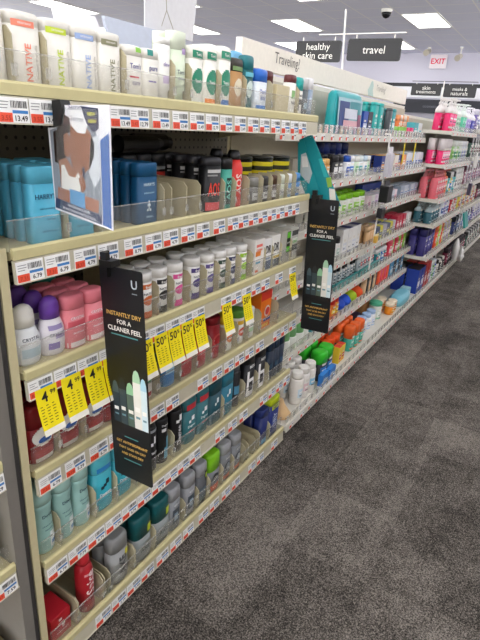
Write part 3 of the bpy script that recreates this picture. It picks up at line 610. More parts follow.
for y, lab in ((.930, 'black bottle with tall white arch mark, first of the two'), (1.012, 'black bottle with tall white arch mark, second of the two')):
    near(4, y, 'deodorant_stick', lab, 'deodorant', 'tallcap', .064, .044, .172, '1b1b20', '1b1b20', .78, [(.05, .62, -.75, -.45, 'f0f0f0'), (.05, .42, .35, .62, 'f0f0f0'), (.36, .44, -.5, .45, 'f0f0f0'), (.02, .14, -.8, .8, 'e8e8e8')], [('MEN', .72, 0, .5, 0, 'f0f0f0')], rows=3)
for k, y in enumerate((1.088, 1.132, 1.176)):
    near(4, y, 'deodorant_stick', f'dark navy bottle with rounded top, {ORD[k]} of three at the shelf end', 'deodorant', 'tallcap', .042, .044, .172, '1d2c40', '22344a', .74, [(.3, .42, -.6, .6, '31506a')], [], rows=3)

# --- bottom shelf
near(5, .050, 'carton', 'red carton with small white icons on the bottom shelf', 'carton', 'box', .060, .075, .074, 'b81e2a', 'c42634', 0, [(.70, .80, -.2, .1, 'f0e0e0'), (.60, .63, -.3, .3, 'f0d0d0'), (.34, .42, .1, .3, 'f0e0e0')], [('48', .48, .2, .18, 0, 'f4e8e8'), ('antiperspirant', .24, .1, .6, 0, 'f4e0e0')], xf=-.03)
near(5, .142, 'spray_can', 'single red spray can standing in an empty lane', 'spray can', 'aero', .048, .048, .190, 'b3202c', 'c42a34', .82, [(.20, .36, -.1, .7, '8a141e'), (.42, .62, .1, .7, 'c8505a'), (.66, .70, -.6, .6, 'e0a0a4')], [('Spice', .52, .2, .4, 1, 'f4dcdc')])
near(5, .256, 'body_wash_stick', 'silver grey stick with yellow corner mark beside the red can', 'deodorant', 'tallcap', .068, .046, .162, '9a9c9c', '8e9090', .70, [(.52, .66, .4, .85, 'd8d83a'), (.06, .46, -.7, .8, '9c9e9c')], [('AXE', .36, .1, .42, 1, '4a4c4e')], rows=2)
for y, lab in ((.352, 'grey stick with dark teal green cap and lime mark, nearer one'), (.437, 'grey stick with dark teal green cap and lime mark, farther one')):
    near(5, y, 'body_wash_stick', lab, 'deodorant', 'tallcap', .076, .048, .160, '8d9494', '14565a', .54, [(.60, .76, .3, .8, 'c8d83a'), (.06, .40, -.6, .8, '949a9a')], [('AXE', .26, 0, .5, 0, '3a4a4c')], rows=3)
for k, (y, c) in enumerate(((.500, '83868a'), (.580, '8a8c90'), (.648, '55585c'))):
    near(5, y, 'body_wash_stick', ('pewter grey stick with ringed dark print, first of three', 'pewter grey stick with ringed dark print, second of three', 'darker grey stick with lime corner label')[k], 'deodorant', 'tallcap', .060, .042, .162, c, '9c9ea2', .72, [(.16, .50, -.55, .55, '3f4a54'), (.22, .40, -.3, .3, '9ab0c0')] if k < 2 else [(.56, .80, .2, .85, '22241e'), (.62, .74, .35, .7, 'b8d83a'), (.1, .4, -.6, .6, '566a78')], [('48H', .60, 0, .4, 0, 'd0d4d8')] if k < 2 else [], rows=3)
near(5, .722, 'body_wash_stick', 'grey stick with bright lime green cap and orange foot', 'deodorant', 'tallcap', .074, .048, .160, '74787a', '86cf22', .58, [(.02, .20, -.9, .9, 'd8603a')] + E(.38, .45, .11, '2f3436'), [('AXE', .38, 0, .36, 0, 'd0d4d0')], rows=2)
for y, lab in ((.800, 'grey stick with orange lower band, next to the lime-capped stick'), (.872, 'grey stick with orange lower band beside the empty lanes')):
    near(5, y, 'body_wash_stick', lab, 'deodorant', 'tallcap', .062, .044, .158, '74777b', 'a0a2a6', .74, [(.06, .16, -.9, .9, 'd8704a')] + E(.40, .5, .12, '2f3436') + E(.40, .36, .09, '9aa0a4'), [('AXE', .62, 0, .4, 0, 'd0d4d0')], rows=3)
near(5, 1.08, 'deodorant_stick', 'navy slim pack with blue foot beside the empty lanes', 'deodorant', 'flat', .060, .044, .165, '1f2c68', '24326f', .8, [(.02, .16, -.9, .9, '2f9fd8')], rows=2)
near(5, 1.165, 'deodorant_stick', 'navy pack with bright yellow green top label at the shelf end', 'deodorant', 'flat', .086, .050, .180, '1f2f74', 'c8dc1e', .84, [(.72, .83, -.95, .95, 'd4e020'), (.30, .55, -.5, .5, '4a5c9a')], [('DRY', .42, 0, .4, 1, 'cfd6ec'), ('NEW', .775, 0, .5, 0, '22307a')], rows=2)
# lane dividers stand in the gaps between neighbouring packages and in the empty lanes
EMPTY = [[.905, .935], [.448, .507, .564, .81], [], [.40, .955, 1.085], [.325], [.095, .185, .205, .305, .94, .99, 1.03]]
for i in range(6):
    sp = sorted(SPAN[i]); ys = []
    for (a, b), (c, d) in zip(sp, sp[1:]):
        if c - b > .0028: ys.append(min((b + c) / 2, b + .012))
    ys += [y for y in EMPTY[i] if all(not (a - .0012 < y < b + .0012) for a, b in sp)]
    if i == 1:
        divider([y for y in ys if y > .82], DZ[i] + .0002, -.0155, SH[i], .055); ys = [y for y in ys if y <= .82]
    divider(ys, DZ[i] + .0002, -.0155, SH[i])
# neighbour unit stock
t = product('deodorant_stick', 'pale yellow stick at the frame edge beyond the grey post', 'deodorant', (-.03, -.105, .334), 'stick', .06, .04, .12, 'd8d2a8', 'e0dcc0', .7, [(.3, .5, -.6, .6, '8a8a6a')])
t = empty('drink_can', (-.09, -.128, .048 + .0333)); tag(t, 'red can lying on its side beyond the grey post', 'can')
MB().tube((-.05, 0, 0), (.04, 0, 0), .033, M('8e2028', .3), 20).build('body', t); MB().tube((.0405, 0, 0), (.046, 0, 0), .031, M('b9b4a8', .3, .6), 20, .028).build('end_rim', t)

# ------------------------------------------------------------------ aisle danglers
def banner(loc, label, lean):
    t = empty('aisle_banner', loc); tag(t, label, 'banner', 'black aisle banners'); t.rotation_euler = (0, -lean, 0)
    w, h = .118, .512; r = .006
    def rr(x0, x1, z0, z1, r):
        out = []
        for cx, cz, a in ((x1 - r, z1 - r, 0), (x0 + r, z1 - r, 90), (x0 + r, z0 + r, 180), (x1 - r, z0 + r, 270)):
            for k in range(4): out.append((cx + r * math.cos(math.radians(a + 30 * k)), cz + r * math.sin(math.radians(a + 30 * k))))
        return out
    b = MB().prism(rr(0, w, -h, 0, r), 'y', -.0012, .0012, M('17181a', .35)); b.build('card', t)
    p = MB(); Y = -.0016; U, V = (1, 0, 0), (0, 0, 1)
    def tx(s, x, z, wd, mat): p.text(s, (x, Y, z), U, V, mat, w=wd, bold=True)
    def q(x0, x1, z0, z1, mat, e=0): p.add([(x0, Y - e, z0), (x1, Y - e, z0), (x1, Y - e, z1), (x0, Y - e, z1)], [(0, 1, 2, 3)], mat)
    GOLD, LT = M('d9ae5c', .4), M('ece9e2', .5)
    tx('U', w - .022, -.030, .016, M('b4bcc4', .5)); q(w - .029, w - .015, -.050, -.048, M('8a929a', .5))
    p.build('logo', t); p = MB()
    tx('INSTANTLY DRY', w * .52, -.100, .098, GOLD); tx('FOR A', w * .52, -.117, .040, LT); tx('CLEANER FEEL', w * .52, -.134, .096, LT)
    q(.022, w - .020, -.149, -.146, M('4f8a8c', .5)); 
    p.build('headline_lettering', t); p = MB()
    tx('GET ANTIPERSPIRANT', w * .52, -.415, .095, GOLD); tx('THAT GOES ON DRY', w * .52, -.430, .083, GOLD); tx('AND STAYS DRY', w * .52, -.445, .068, GOLD)
    q(.040, w - .036, -.400, -.3975, M('4f8a8c', .5)); q(.034, w - .030, -.462, -.4595, M('4f8a8c', .5))
    p.build('slogan_lettering', t); p = MB()
    cans = [(.022, .020, .105, '2b3a40', '44565c'), (.044, .020, .118, '3c4a4e', '23292c'), (.066, .022, .110, '55685c', '8fbf98'), (.087, .022, .145, 'e4e2da', 'a9cfae'), (.106, .018, .130, 'cfe0e6', 'a8cfe0')]
    for k, (x, cw, ch, c1, c2) in enumerate(cans):
        z0 = -.365; e = .0004 * (k % 2); z1 = z0 + ch
        q(x - cw/2, x + cw/2, z0, z1 - .03, M(c1, .5), e)
        p.add([(x - cw/2, Y - e, z1 - .03), (x + cw/2, Y - e, z1 - .03), (x + cw*.46, Y - e, z1 - .016), (x + cw*.28, Y - e, z1 - .004), (x, Y - e, z1), (x - cw*.28, Y - e, z1 - .004), (x - cw*.46, Y - e, z1 - .016)], [tuple(range(7))], M(c2, .5))
        q(x - cw*.32, x + cw*.32, z0 + ch * .30, z0 + ch * .38, M('f2f0ea', .5), e + .0003)
        q(x - cw*.28, x + cw*.28, z0 + ch * .18, z0 + ch * .22, M('6a8f98', .5), e + .0003)
    p.build('can_picture', t)
    c = MB(); c.box(.017, .034, -.012, -.002, -.020, .030, BLACK); c.box(.015, .048, -.014, .012, .001, .014, BLACK); c.box(.018, .024, -.006, .008, .010, .030, BLACK)
    c.build('clamp', t)
    return t
banner((-.004, .200, .932), 'black blade banner clipped beside the pink sticks, nearer one', .055)
banner((-.006, 1.232, .980), 'black blade banner at the end of the khaki shelving, farther one', .050)

t = empty('photo_dangler', (.0, .105, 1.234)); tag(t, 'photo advertising card of a woman with raised arm hanging under the top shelf', 'dangler')
C = MB(); C.prism([(.010, -.003), (.136, .002), (.136, -.197), (-.008, -.180), (-.014, -.040), (.010, -.039)], 'y', -.001, .001, M('e9e7ec', .4)); C.build('card', t)
b = MB(); b.prism([(.0095, .004), (.030, .006), (.034, -.008), (.026, -.034), (.0095, -.036)], 'y', -.008, .012, BLACK); b.build('clamp', t)
MB().box(.010, .138, -.0052, -.0046, -.19, -.005, FILM).build('clear_sleeve', t)
p = MB(); Y = -.0015
def pg(pts, c, e=0): p.add([(x / 1000, Y - e, -z / 1000) for x, z in pts], [tuple(range(len(pts)))], M(c, .45))
pg([(11, 38), (100, 30), (112, 60), (112, 180), (-6, 160), (-8, 44)], '8c929c')                                             # photo ground
pg([(12, 30), (30, 16), (44, 22), (44, 42), (28, 52), (30, 84), (20, 100), (0, 96), (0, 46), (11, 42)], '2a1d18', .0001)             # hair
pg([(26, 50), (36, 44), (44, 58), (42, 76), (36, 86), (26, 82)], 'a06c52', .0003)                                # face
pg([(40, 60), (46, 30), (60, 22), (90, 40), (100, 58), (98, 78), (88, 98), (68, 112), (46, 104), (40, 84)], '9a6448', .0002)   # raised arm
pg([(92, 50), (112, 44), (112, 110), (96, 130), (84, 104)], 'd4d6dc', .0002)
pg([(44, 10), (70, 6), (86, 30), (80, 44), (62, 44), (48, 34)], 'f3f1f2', .0004)
pg([(10, 92), (30, 86), (46, 104), (68, 112), (62, 140), (46, 152), (12, 146)], 'a8745a', .0003)                 # shoulder, chest
pg([(16, 100), (24, 98), (34, 116), (50, 118), (58, 108), (64, 118), (60, 152), (12, 152)], 'efebe6', .0004)    # white top
pg([(58, 118), (72, 112), (76, 132), (66, 142)], '9a6448', .0005)
pg([(68, 100), (74, 97), (76, 116), (71, 118)], '22304c', .0006)
pg([(72, 2), (112, 4), (112, 34), (100, 42), (84, 28)], '1d2548', .0005)                                         # navy flash
pg([(114, 52), (134, 40), (134, 194), (114, 190)], '2c5fa8', .0005)                                              # blue side strip
pg([(4, 138), (106, 150), (104, 172), (2, 160)], 'a87058', .0005)                                                # hands
pg([(34, 138), (72, 142), (72, 172), (34, 168)], '5f9fd0', .0007)
pg([(-4, 158), (112, 174), (112, 190), (-6, 176)], '39415f', .0008)
p.build('picture', t); p = MB()
p.text('Secret', (.062, Y - .0008, -.022), (1, 0, -.05), (.15, 0, 1), M('3a3f66', .5), w=.030)
p.text('Secret', (.058, Y - .0008, -.004), (1, 0, 0), (.1, 0, 1), M('3a3f66', .5), w=.030)
for k in (0, 1): p.text('NEW', (.096 + .002 * k, Y - .0008, -.013 - .011 * k), (1, 0, 0), (0, 0, 1), M('e6e23a', .5), w=.018, bold=True)
p.build('headline_lettering', t); p = MB()
p.text('FRAGRANCE AND', (.056, Y - .0012, -.1705), (1, 0, -.13), (0, 0, 1), M('e4e4ec', .5), w=.056, bold=True)
p.text('48 HR SWEAT PROTECTION', (.056, Y - .0012, -.1785), (1, 0, -.13), (0, 0, 1), M('e4e4ec', .5), w=.084, bold=True)
p.build('slogan_lettering', t)
# wide teal folded pamphlet hanging at the end of the top shelf
t = empty('folded_pamphlet', (-.040, 1.263, 1.188)); tag(t, 'teal folded advertising card hanging by the top shelf corner', 'dangler')
TE = M('1f8f96', .35)
b = MB(); b.prism([(-.045, -.010), (.005, .012), (.150, -.225), (.095, -.235), (.03, -.15)], 'y', -.0012, .0012, TE); b.build('card', t)
b = MB(); b.prism([(-.042, -.02), (-.02, -.01), (.072, -.20), (.030, -.235), (-.030, -.13)], 'y', -.014, -.012, TE)
b.build('front_flap', t)
p = MB()
def pf(pts, c, y): MB().add([(x / 1000, y, -z / 1000) for x, z in pts], [tuple(range(len(pts)))], M(c, .45)).build('picture', t)
pf([(-24, 60), (-6, 52), (28, 120), (20, 160), (-20, 130)], 'b9c4c8', -.0145); pf([(-20, 66), (0, 64), (10, 100), (-14, 104)], 'e4e4e2', -.0148)
pf([(95, 168), (118, 168), (128, 206), (104, 210)], 'e9e6da', -.0017); pf([(78, 132), (98, 128), (106, 160), (90, 166)], '8fb84a', -.0017); pf([(40, 70), (54, 66), (84, 128), (70, 130)], '35b0b4', -.0017)
MB().box(-.028, .012, -.016, .006, .000, .030, FILM).build('clip', t)

# ------------------------------------------------------------------ farther shelving units
def white_unit(y0, y1, fronts, zs, label, topz):
    u = empty('shelving_unit', (-.18, (y0 + y1) / 2, FZ)); tag(u, label, 'shelving')
    up(MB().box(-.376, -.37, y0, y1, FZ, topz, M('b9b3a2', .5)), 'back_panel', u)
    up(MB().box(-.42, -.376, y0, y1, FZ, topz + .02, WSHELF), 'spine_panel', u)
    up(MB().box(-.36, -.03, y0, y1, FZ, -.075, DKGREY), 'kick_plate', u)
    for fx, z in zip(fronts, zs):
        s = up(MB().box(-.369, fx - .002, y0 + .002, y1 - .002, z - .024, z, WSHELF), 'shelf', u)
        MB().prism([(fx - .0018, z - .030), (fx + .004, z - .032), (fx + .002, z + .002), (fx - .0018, z + .002)], 'y', y0 + .002, y1 - .002, WSHELF).build('price_rail', s)
        f = MB().box(fx - .008, fx - .0065, y0 + .004, y1 - .004, z + .0022, z + .038, CLEAR)
        f.box(fx - .0083, fx - .0062, y0 + .004, y1 - .004, z + .038, z + .0395, CLEARE)  # same painted highlight along the fence top
        y = y0 + .03
        while y < y1 - .03:
            f.box(fx - .0062, fx - .0052, y - .012, y + .012, z + .006, z + .034, CLEARE); y += .065
        f.build('front_fence', s)
    return u
F2, Z2 = [-.18, -.14, -.14, -.14, -.14, -.14, -.004], [1.200, .995, .795, .560, .375, .195, -.02]
F4, Z4 = [-.004] * 6, [1.262, 1.02, .76, .565, .30, -.02]
white_unit(1.248, 2.438, F2, Z2, 'white shelving unit holding travel bags and teal cards, just past the khaki one', 1.395)
white_unit(2.442, 3.655, F2, Z2, 'white shelving unit under the farther half of the long header board', 1.395)
white_unit(3.662, 4.878, F4, Z4, 'white shelving unit with pink pump bottles and deeper shelves', 1.34)
white_unit(4.90, 6.10, F4, [1.30, 1.05, .80, .55, .30, -.02], 'white shelving unit at the frame edge past the pink pump bottles', 1.34)
white_unit(6.104, 7.30, F4, [1.30, 1.05, .80, .55, .30, -.02], 'farthest white shelving unit at the aisle end', 1.34)
# small far tags
FT = MB(); FT.box(0, .0008, -.020, .020, -.026, 0, TAGW); FT.add([(.0012, -.018, -.025), (.0012, .002, -.025), (.0012, .002, -.010), (.0012, -.018, -.010)], [(0, 1, 2, 3)], TAGR)
FT.add([(.0012, .004, -.012), (.0012, .018, -.012), (.0012, .018, -.008), (.0012, .004, -.008)], [(0, 1, 2, 3)], INK); FTM = FT.mesh('price_tag')
ROWN = ['top', 'second', 'third', 'fourth', 'fifth', 'sixth', 'bottom']
def far_tags(y0, y1, fx, z, step, where):
    y = y0 + .05; k = 0
    while y < y1 - .03:
        o = bpy.data.objects.new('price_tag', FTM); COL.objects.link(o); o.location = (fx + .0046, y, z - .002); o.rotation_euler = (0, .05, 0)
        tag(o, f'small price tag on the {where} rail', 'price tag', 'small tags on the ' + where + ' rail'); k += 1; y += step * random.uniform(.8, 1.25)
for i in range(7):
    far_tags(1.25, 2.43, F2[i], Z2[i], .105, f'{ROWN[i]} white shelf just past the khaki unit'); far_tags(2.45, 3.65, F2[i], Z2[i], .12, f'{ROWN[i]} white shelf beneath the far half of the header')
for i in range(6): far_tags(3.67, 4.87, F4[i], Z4[i], .16, f'{ROWN[i]} shelf of the unit with pink pump bottles')

# far goods: single packages built once and queued along the shelf
def row(name, cat, desc, where, z, xf, y0, y1, kind, w, d, h, specs, rows=1, gap=.006, cf=.72, jit=.008, patch=True):
    """packages from y0 to y1 side by side; specs are (body, cap, print) colours taken in turn"""
    meshes = []
    for bc, cc, pc in specs:
        mb = MB(); parts = prod_parts(kind, w, d, h, bc, cc, cf, [(.22 + .03 * (len(meshes) % 3), .50, -.75, .75, pc), (.36, .41, -.55, .45, 'f4f4f0'), (.27, .30, -.55, .1, '3a3a40'), (.56, .64, -.6, .2 + .2 * (len(meshes) % 2), 'e6e2d8'), (.08, .14, -.8, .8, cc or pc)] if patch and pc else [], [])
        for _, q in parts:
            b0 = len(mb.v); mb.v += q.v
            for f, m, sm in zip(q.f, q.m, q.sm): mb.f.append(tuple(i + b0 for i in f)); mb.m.append(mb.mi(q.mats[m])); mb.sm.append(sm)
        meshes.append(mb.mesh(name))
    n = max(1, int((y1 - y0 + gap) / (w + gap))); k = 0
    for j in range(n):
        for r in range(rows):
            o = bpy.data.objects.new(name, meshes[j % len(meshes)]); COL.objects.link(o)
            o.location = (xf - d / 2 - r * (d + .006 + jit) - random.uniform(.002, .002 + jit), y0 + w / 2 + j * (w + gap), z + .0006)
            o.rotation_euler = (0, 0, random.uniform(-.035, .035) if kind == 'box' else random.uniform(-.12, .12))
            lab = desc if n == 1 else f'{ORD[j % 24]} {desc}'
            if rows > 1: lab += f', {("front", "second", "third", "fourth")[r]} rank,'
            tag(o, f'{lab} {where}', cat, f'{desc} {where}')
w2 = lambda i: f'on {ROWN[i]} shelf past the khaki unit'
# --- second unit (1.25 .. 2.44)
def bag(y, w, h, col, lab, xf, z, d=.09, inner=()):
    t = empty('travel_bag', (xf - d / 2, y, z + .0006)); tag(t, lab, 'travel bag')
    b = MB(); r = .016
    b.loft([(0, w/2 * .96, d/2 * .9), (.01, w/2, d/2), (h * .9, w/2, d/2 * .8), (h * .97, w/2 * .96, d/2 * .6), (h, w/2 * .9, d/2 * .4)], M(col, .3), 5, 28); b.build('body', t)
    def bx(q): return d/2 * (1 - .2 * max(0, (q - .02) / .88)) + .0025
    f = MB()
    def pane(u0, u1, z0, z1, mat, e): f.add([(bx(z0) + e, u0 * w/2, z0 * h), (bx(z0) + e, u1 * w/2, z0 * h), (bx(z1) + e, u1 * w/2, z1 * h), (bx(z1) + e, u0 * w/2, z1 * h)], [(0, 1, 2, 3)], mat)
    pane(-.90, .90, .06, .86, M('9cc4cc', .2), 0)
    for k, (u0, u1, z0, z1, c) in enumerate(inner): pane(u0, u1, z0, z1, M(c, .4), .0008 * (k + 1))
    f.build('clear_window', t)
    MB().tube((0, -w/2 * .86, h + .004), (0, w/2 * .86, h + .004), .004, M('e4eaea', .3)).build('zipper', t)
w3 = lambda i: f'on {ROWN[i]} shelf under the header end'
bag(2.075, .37, .190, '24a0a6', 'large teal vinyl travel bag with clear window', -.206, Z2[0] + .0008, .07, ((-.8, -.1, .12, .78, '27407e'), (-.05, .75, .50, .80, '3a8f98'), (-.5, .65, .12, .34, 'd8a8b0'), (-.45, .5, .38, .62, 'd4d8e4'), (.55, .8, .12, .5, '8a4a6a')))
row('travel_bottle', 'bottle', 'charcoal and navy travel kit', w2(0), Z2[0], -.20, 2.275, 2.43, 'box', .070, .05, .120, [('2a4fa8', '2c3a6a', 'c8d0e4'), ('2c3038', '3a3f48', '5a6a8a')], 2)
row('jar', 'jar', 'tiny travel pot', 'along the top white shelf edge', Z2[0] + .0025, -.189, 1.50, 2.43, 'jar', .034, .008, .034, [('e4b0b4', 'f0e2e0', None), ('f0ece6', 'f4f2ee', None), ('c8a0c8', 'e8dce8', None), ('e6c8a0', 'f2e8da', None)], 1, .028, jit=0, patch=False)
row('carton', 'carton', 'navy toiletry pack set back', w2(1), Z2[1], -.288, 1.94, 2.42, 'stick', .080, .05, .160, [('1c2858', '23306a', '4a5c9a'), ('223070', '3a4a90', '8a9ad0')], 1)
row('carton', 'carton', 'grey display box', w2(1), Z2[1], -.27, 1.62, 1.86, 'box', .11, .06, .090, [('a8a296', 'b8b2a6', None)], 1, patch=False)
row('travel_bottle', 'bottle', 'amber travel bottle', w2(1), Z2[1], -.165, 1.72, 1.85, 'can', .052, .046, .095, [('d89a4a', 'e8b870', 'f0dcb8')])
row('travel_bottle', 'bottle', 'black and white travel bottle', w2(1), Z2[1], -.165, 1.86, 2.01, 'stick', .066, .040, .110, [('1c1c20', '2a2a2e', 'f0f0f0')], 2)
row('travel_bottle', 'bottle', 'white travel bottle with blue block', w2(1), Z2[1], -.165, 2.02, 2.16, 'stick', .064, .040, .105, [('f0f2f6', '2456b8', '2456b8'), ('dfe6ee', 'f0f0f0', '3a7fd0')], 2)
row('travel_bottle', 'bottle', 'pale green travel bottle', w2(1), Z2[1], -.165, 2.17, 2.43, 'stick', .058, .040, .100, [('d6ead0', 'f2f4f0', '6fb878'), ('e8eef0', 'e9f4f4', '58b0b8'), ('f0f0ee', 'c8dcea', '4a90c0')], 2)
row('travel_bottle', 'bottle', 'white bottle with lime green cap', w2(2), Z2[2], -.165, 1.86, 2.43, 'can', .085, .060, .110, [('eef2e6', '86c81e', '9cd05a')], 2, .012, .72)
row('travel_pack', 'pack', 'small pale card', w2(2), Z2[2], -.165, 1.66, 1.84, 'box', .050, .036, .085, [('e8e4da', 'f0ece4', 'b0a890'), ('dfe4ec', 'e8ecf2', '6a8ac8')], 2)
row('lotion_bottle', 'bottle', 'white bottle with black flip cap', w2(3), Z2[3], -.165, 1.98, 2.12, 'can', .062, .044, .120, [('efefec', '1a1a1c', 'c8d8d0')], 2)
row('carton', 'carton', 'white carton with navy top', w2(3), Z2[3], -.165, 2.13, 2.43, 'box', .068, .10, .150, [('f0efec', 'e8e8ee', 'dfe2ea'), ('ecebe8', '24348a', 'e4e4e4')], 1)
row('travel_bottle', 'bottle', 'clear travel bottle with black cap', w2(4), Z2[4] + .03, -.165, 2.08, 2.42, 'can', .036, .032, .105, [('c4ccd0', '1a1a1c', '7a8a92'), ('aeb8bc', '1a1a1c', '5a6a72'), ('b9c4c8', 'ecece8', '7a8a92')], 3, .006, .66)
row('travel_bottle', 'bottle', 'clear travel bottle with white cap', w3(4), Z2[4] + .03, -.165, 2.465, 2.82, 'can', .036, .032, .105, [('c4ccd0', 'f0f0ee', '7a8a92'), ('aeb8bc', 'f0f0ee', 'd84a50')], 3, .006, .66)
for k, (a, c) in enumerate(((2.065, 2.43), (2.455, 2.835))):
    t = MB(); z = Z2[4] + .0006
    t.box(-.30, -.152, a, c, z, z + .028, M('2f9a98', .4)); t.box(-.156, -.152, a, c, z + .028, z + .045, M('2f9a98', .4)); t = t.build('display_tray'); tag(t, 'teal display tray under clear bottles with ' + ('black', 'white') [k] + ' caps', 'tray')
row('travel_bottle', 'bottle', 'dark violet travel bottle', w2(4), Z2[4], -.165, 1.84, 2.05, 'stick', .060, .036, .090, [('3c3648', '2a2630', '6a5c88'), ('8a8a92', '3a3a42', 'c8c8cc')], 2)
row('lotion_bottle', 'bottle', 'red and yellow bottle', w2(5), Z2[5], -.155, 1.95, 2.22, 'can', .062, .056, .125, [('e8a02a', 'd83a2a', 'f0c83a'), ('d8302c', 'f0a03a', 'f0c83a'), ('e07a2a', 'c8302a', 'f0d05a')], 2, .004, .7)
def sponge(x, y, r, c, lab):
    b = MB(); b.sphere((0, 0, r * .8), r, M(c, .6), 20, 12, .8); o = b.build('bath_sponge', None, (x, y, Z2[5] + .0008)); tag(o, lab, 'bath sponge', 'bath sponges')
    rr = random.Random(lab)
    for v in o.data.vertices:
        k = 1 + rr.uniform(-.06, .08); v.co = (v.co.x * k, v.co.y * k, v.co.z * (1 + rr.uniform(-.04, .04)) if v.co.z > .002 else v.co.z)
sponge(-.208, 2.275, .047, '2450c8', 'royal blue bath sponge beside the red and yellow bottles'); sponge(-.208, 2.38, .047, '2a5ad4', 'royal blue bath sponge by the seam of the white units')
sponge(-.312, 2.27, .047, 'ee5a22', 'orange bath sponge behind the first blue sponge'); sponge(-.312, 2.38, .047, 'e84a20', 'orange bath sponge behind the second blue sponge')
sponge(-.208, 2.50, .044, 'b8d82a', 'lime bath sponge past the blue sponges'); sponge(-.208, 2.605, .047, 'ee5a22', 'orange bath sponge past the lime sponge'); sponge(-.312, 2.55, .045, 'f06a2c', 'orange bath sponge behind the lime sponge')
row('carton', 'carton', 'teal carton', w2(5), Z2[5], -.165, 1.84, 1.935, 'box', .045, .05, .10, [('2a98a8', '3aa8b4', 'cfe8ea')], 2)
row('lotion_bottle', 'bottle', 'white bottle with pale green cap', w2(5), Z2[5], -.150, 1.50, 1.82, 'can', .066, .056, .150, [('ecefe8', '86c884', None)], 2, .006, .40)
row('lotion_bottle', 'bottle', 'plain white bottle', w2(5), Z2[5], -.150, 1.30, 1.49, 'can', .056, .050, .120, [('f0eee8', 'f2f0ea', 'dcd8d0')], 2, .006, .7)
# bottom shelf of the second unit
zb = Z2[6]
o = MB(); o.loft([(0, .045, .05), (.015, .05, .055), (.03, .042, .04), (.06, .022, .022), (.075, .016, .016), (.085, .010, .012)], M('d8b484', .6), 2, 16); o = o.build('foot_brush', None, (-.075, 1.32, zb + .0006)); tag(o, 'tan pumice foot brush lying on the bottom white shelf', 'brush')
row('lotion_bottle', 'bottle', 'white ribbed bottle with white cap', 'on the bottom white shelf', zb, -.035, 1.44, 1.66, 'can', .066, .062, .165, [('ece8e2', 'f2efe8', 'c8dce8'), ('f0ece8', 'f2efe8', 'e4c8cc'), ('ece8e2', 'f2efe8', '8cc4e0')], 3, .005, .80)
row('travel_bottle', 'bottle', 'black bottle with bright green cap', 'on the bottom white shelf', zb, -.045, 1.73, 1.93, 'tallcap', .088, .080, .160, [('22262e', '34c22c', '3a7fc8')], 2, .006, .60)
row('travel_bottle', 'bottle', 'black bottle with orange cap', 'on the bottom white shelf', zb, -.10, 1.945, 2.16, 'jar', .062, .056, .130, [('22242a', 'f05a22', 'e8d23a')], 3, .006, .66)
row('carton', 'carton', 'bright blue low pack', 'below the green caps', zb, -.016, 1.69, 1.90, 'box', .085, .026, .062, [('2a78c8', '3a88d8', 'e0ecf4')], 1)
row('travel_pack', 'pack', 'small yellow and red pack', 'on the bottom white shelf', zb, -.05, 2.0, 2.10, 'box', .045, .04, .10, [('e8c838', 'd83a2a', 'c83020')], 1)
row('spray_can', 'spray can', 'teal green spray with orange domed cap', 'on the bottom white shelf', zb, -.05, 2.20, 2.43, 'tallcap', .070, .062, .155, [('3aa08a', 'ee6a2c', '6cc0aa')], 2, .008, .52)
# --- third unit (2.44 .. 3.66)
row('folder', 'bag', 'tall teal zip bag', w3(0), Z2[0], -.20, 2.455, 2.73, 'oval', .085, .04, .175, [('1fa39e', '35b5b0', '5cc8c4')], 2, .01, .9)
row('folder', 'bag', 'tall charcoal zip bag', w3(0), Z2[0], -.20, 2.75, 2.88, 'oval', .060, .04, .160, [('4a4e52', '5a5e62', '9aa0a4'), ('2c8f94', '3aa0a4', 'cfe4e4')], 2, .008, .9)
row('carton', 'carton', 'lime green low carton', w3(0), Z2[0], -.21, 2.90, 3.24, 'box', .105, .06, .062, [('7fc83a', 'd8ecc0', 'e8f4d8'), ('8ed44a', '7fc83a', 'd8f0c0')], 2)
row('carton', 'carton', 'hot pink low carton', w3(0), Z2[0], -.21, 3.26, 3.40, 'box', .060, .06, .062, [('e8407f', 'f0609a', 'f8dce6')], 2)
row('carton', 'carton', 'teal and white carton', w3(0), Z2[0], -.21, 3.42, 3.64, 'box', .10, .06, .10, [('4fb8c0', '6cc8d0', 'e8f4f4'), ('dfe8ea', 'a8d4dc', '4fa8b8')], 1)
row('travel_bottle', 'bottle', 'peach and orange bottle set back', w3(0), Z2[0], -.315, 3.36, 3.64, 'stick', .05, .036, .145, [('ee8a4a', 'f0a870', 'f8e4d4'), ('f4d0b8', 'f8e8dc', 'ee9a6a')])
row('jar', 'jar', 'tiny white pot', 'along top shelf edge under header end', Z2[0] + .0025, -.189, 2.46, 3.63, 'jar', .036, .008, .036, [('e8e4e0', 'f4f2ee', None), ('f0d8c8', 'f4f0ea', None)], 1, .034, jit=0, patch=False)
row('carton', 'carton', 'blue, orange and peach carton', w3(1), Z2[1], -.165, 2.60, 3.16, 'box', .080, .05, .095, [('2a3f8a', 'e8c83a', 'e8a03a'), ('ee9a5a', 'f0b080', 'f8e0cc'), ('e8c8a8', 'f0dcc8', 'd86a4a'), ('f0e8dc', 'f4f0e8', 'e89a9a')], 2, .012)
row('carton', 'carton', 'white and blue carton', w3(1), Z2[1], -.165, 3.18, 3.64, 'box', .070, .05, .105, [('e8ecf2', 'f0f2f4', '3a70c0'), ('dfe4ee', 'c8d4e8', '2a5cb0')], 2)
row('travel_pack', 'pack', 'pale pink and white pack', w3(2), Z2[2], -.165, 2.46, 3.14, 'box', .060, .04, .070, [('ecd8dc', 'f2e6e8', 'd88aa8'), ('eceae6', 'f4f2ee', 'b0a8b8'), ('e0d0e0', 'eae0ea', '9a6ab0'), ('c8ccd4', 'd8dce4', '8a9ac0')], 2, .010)
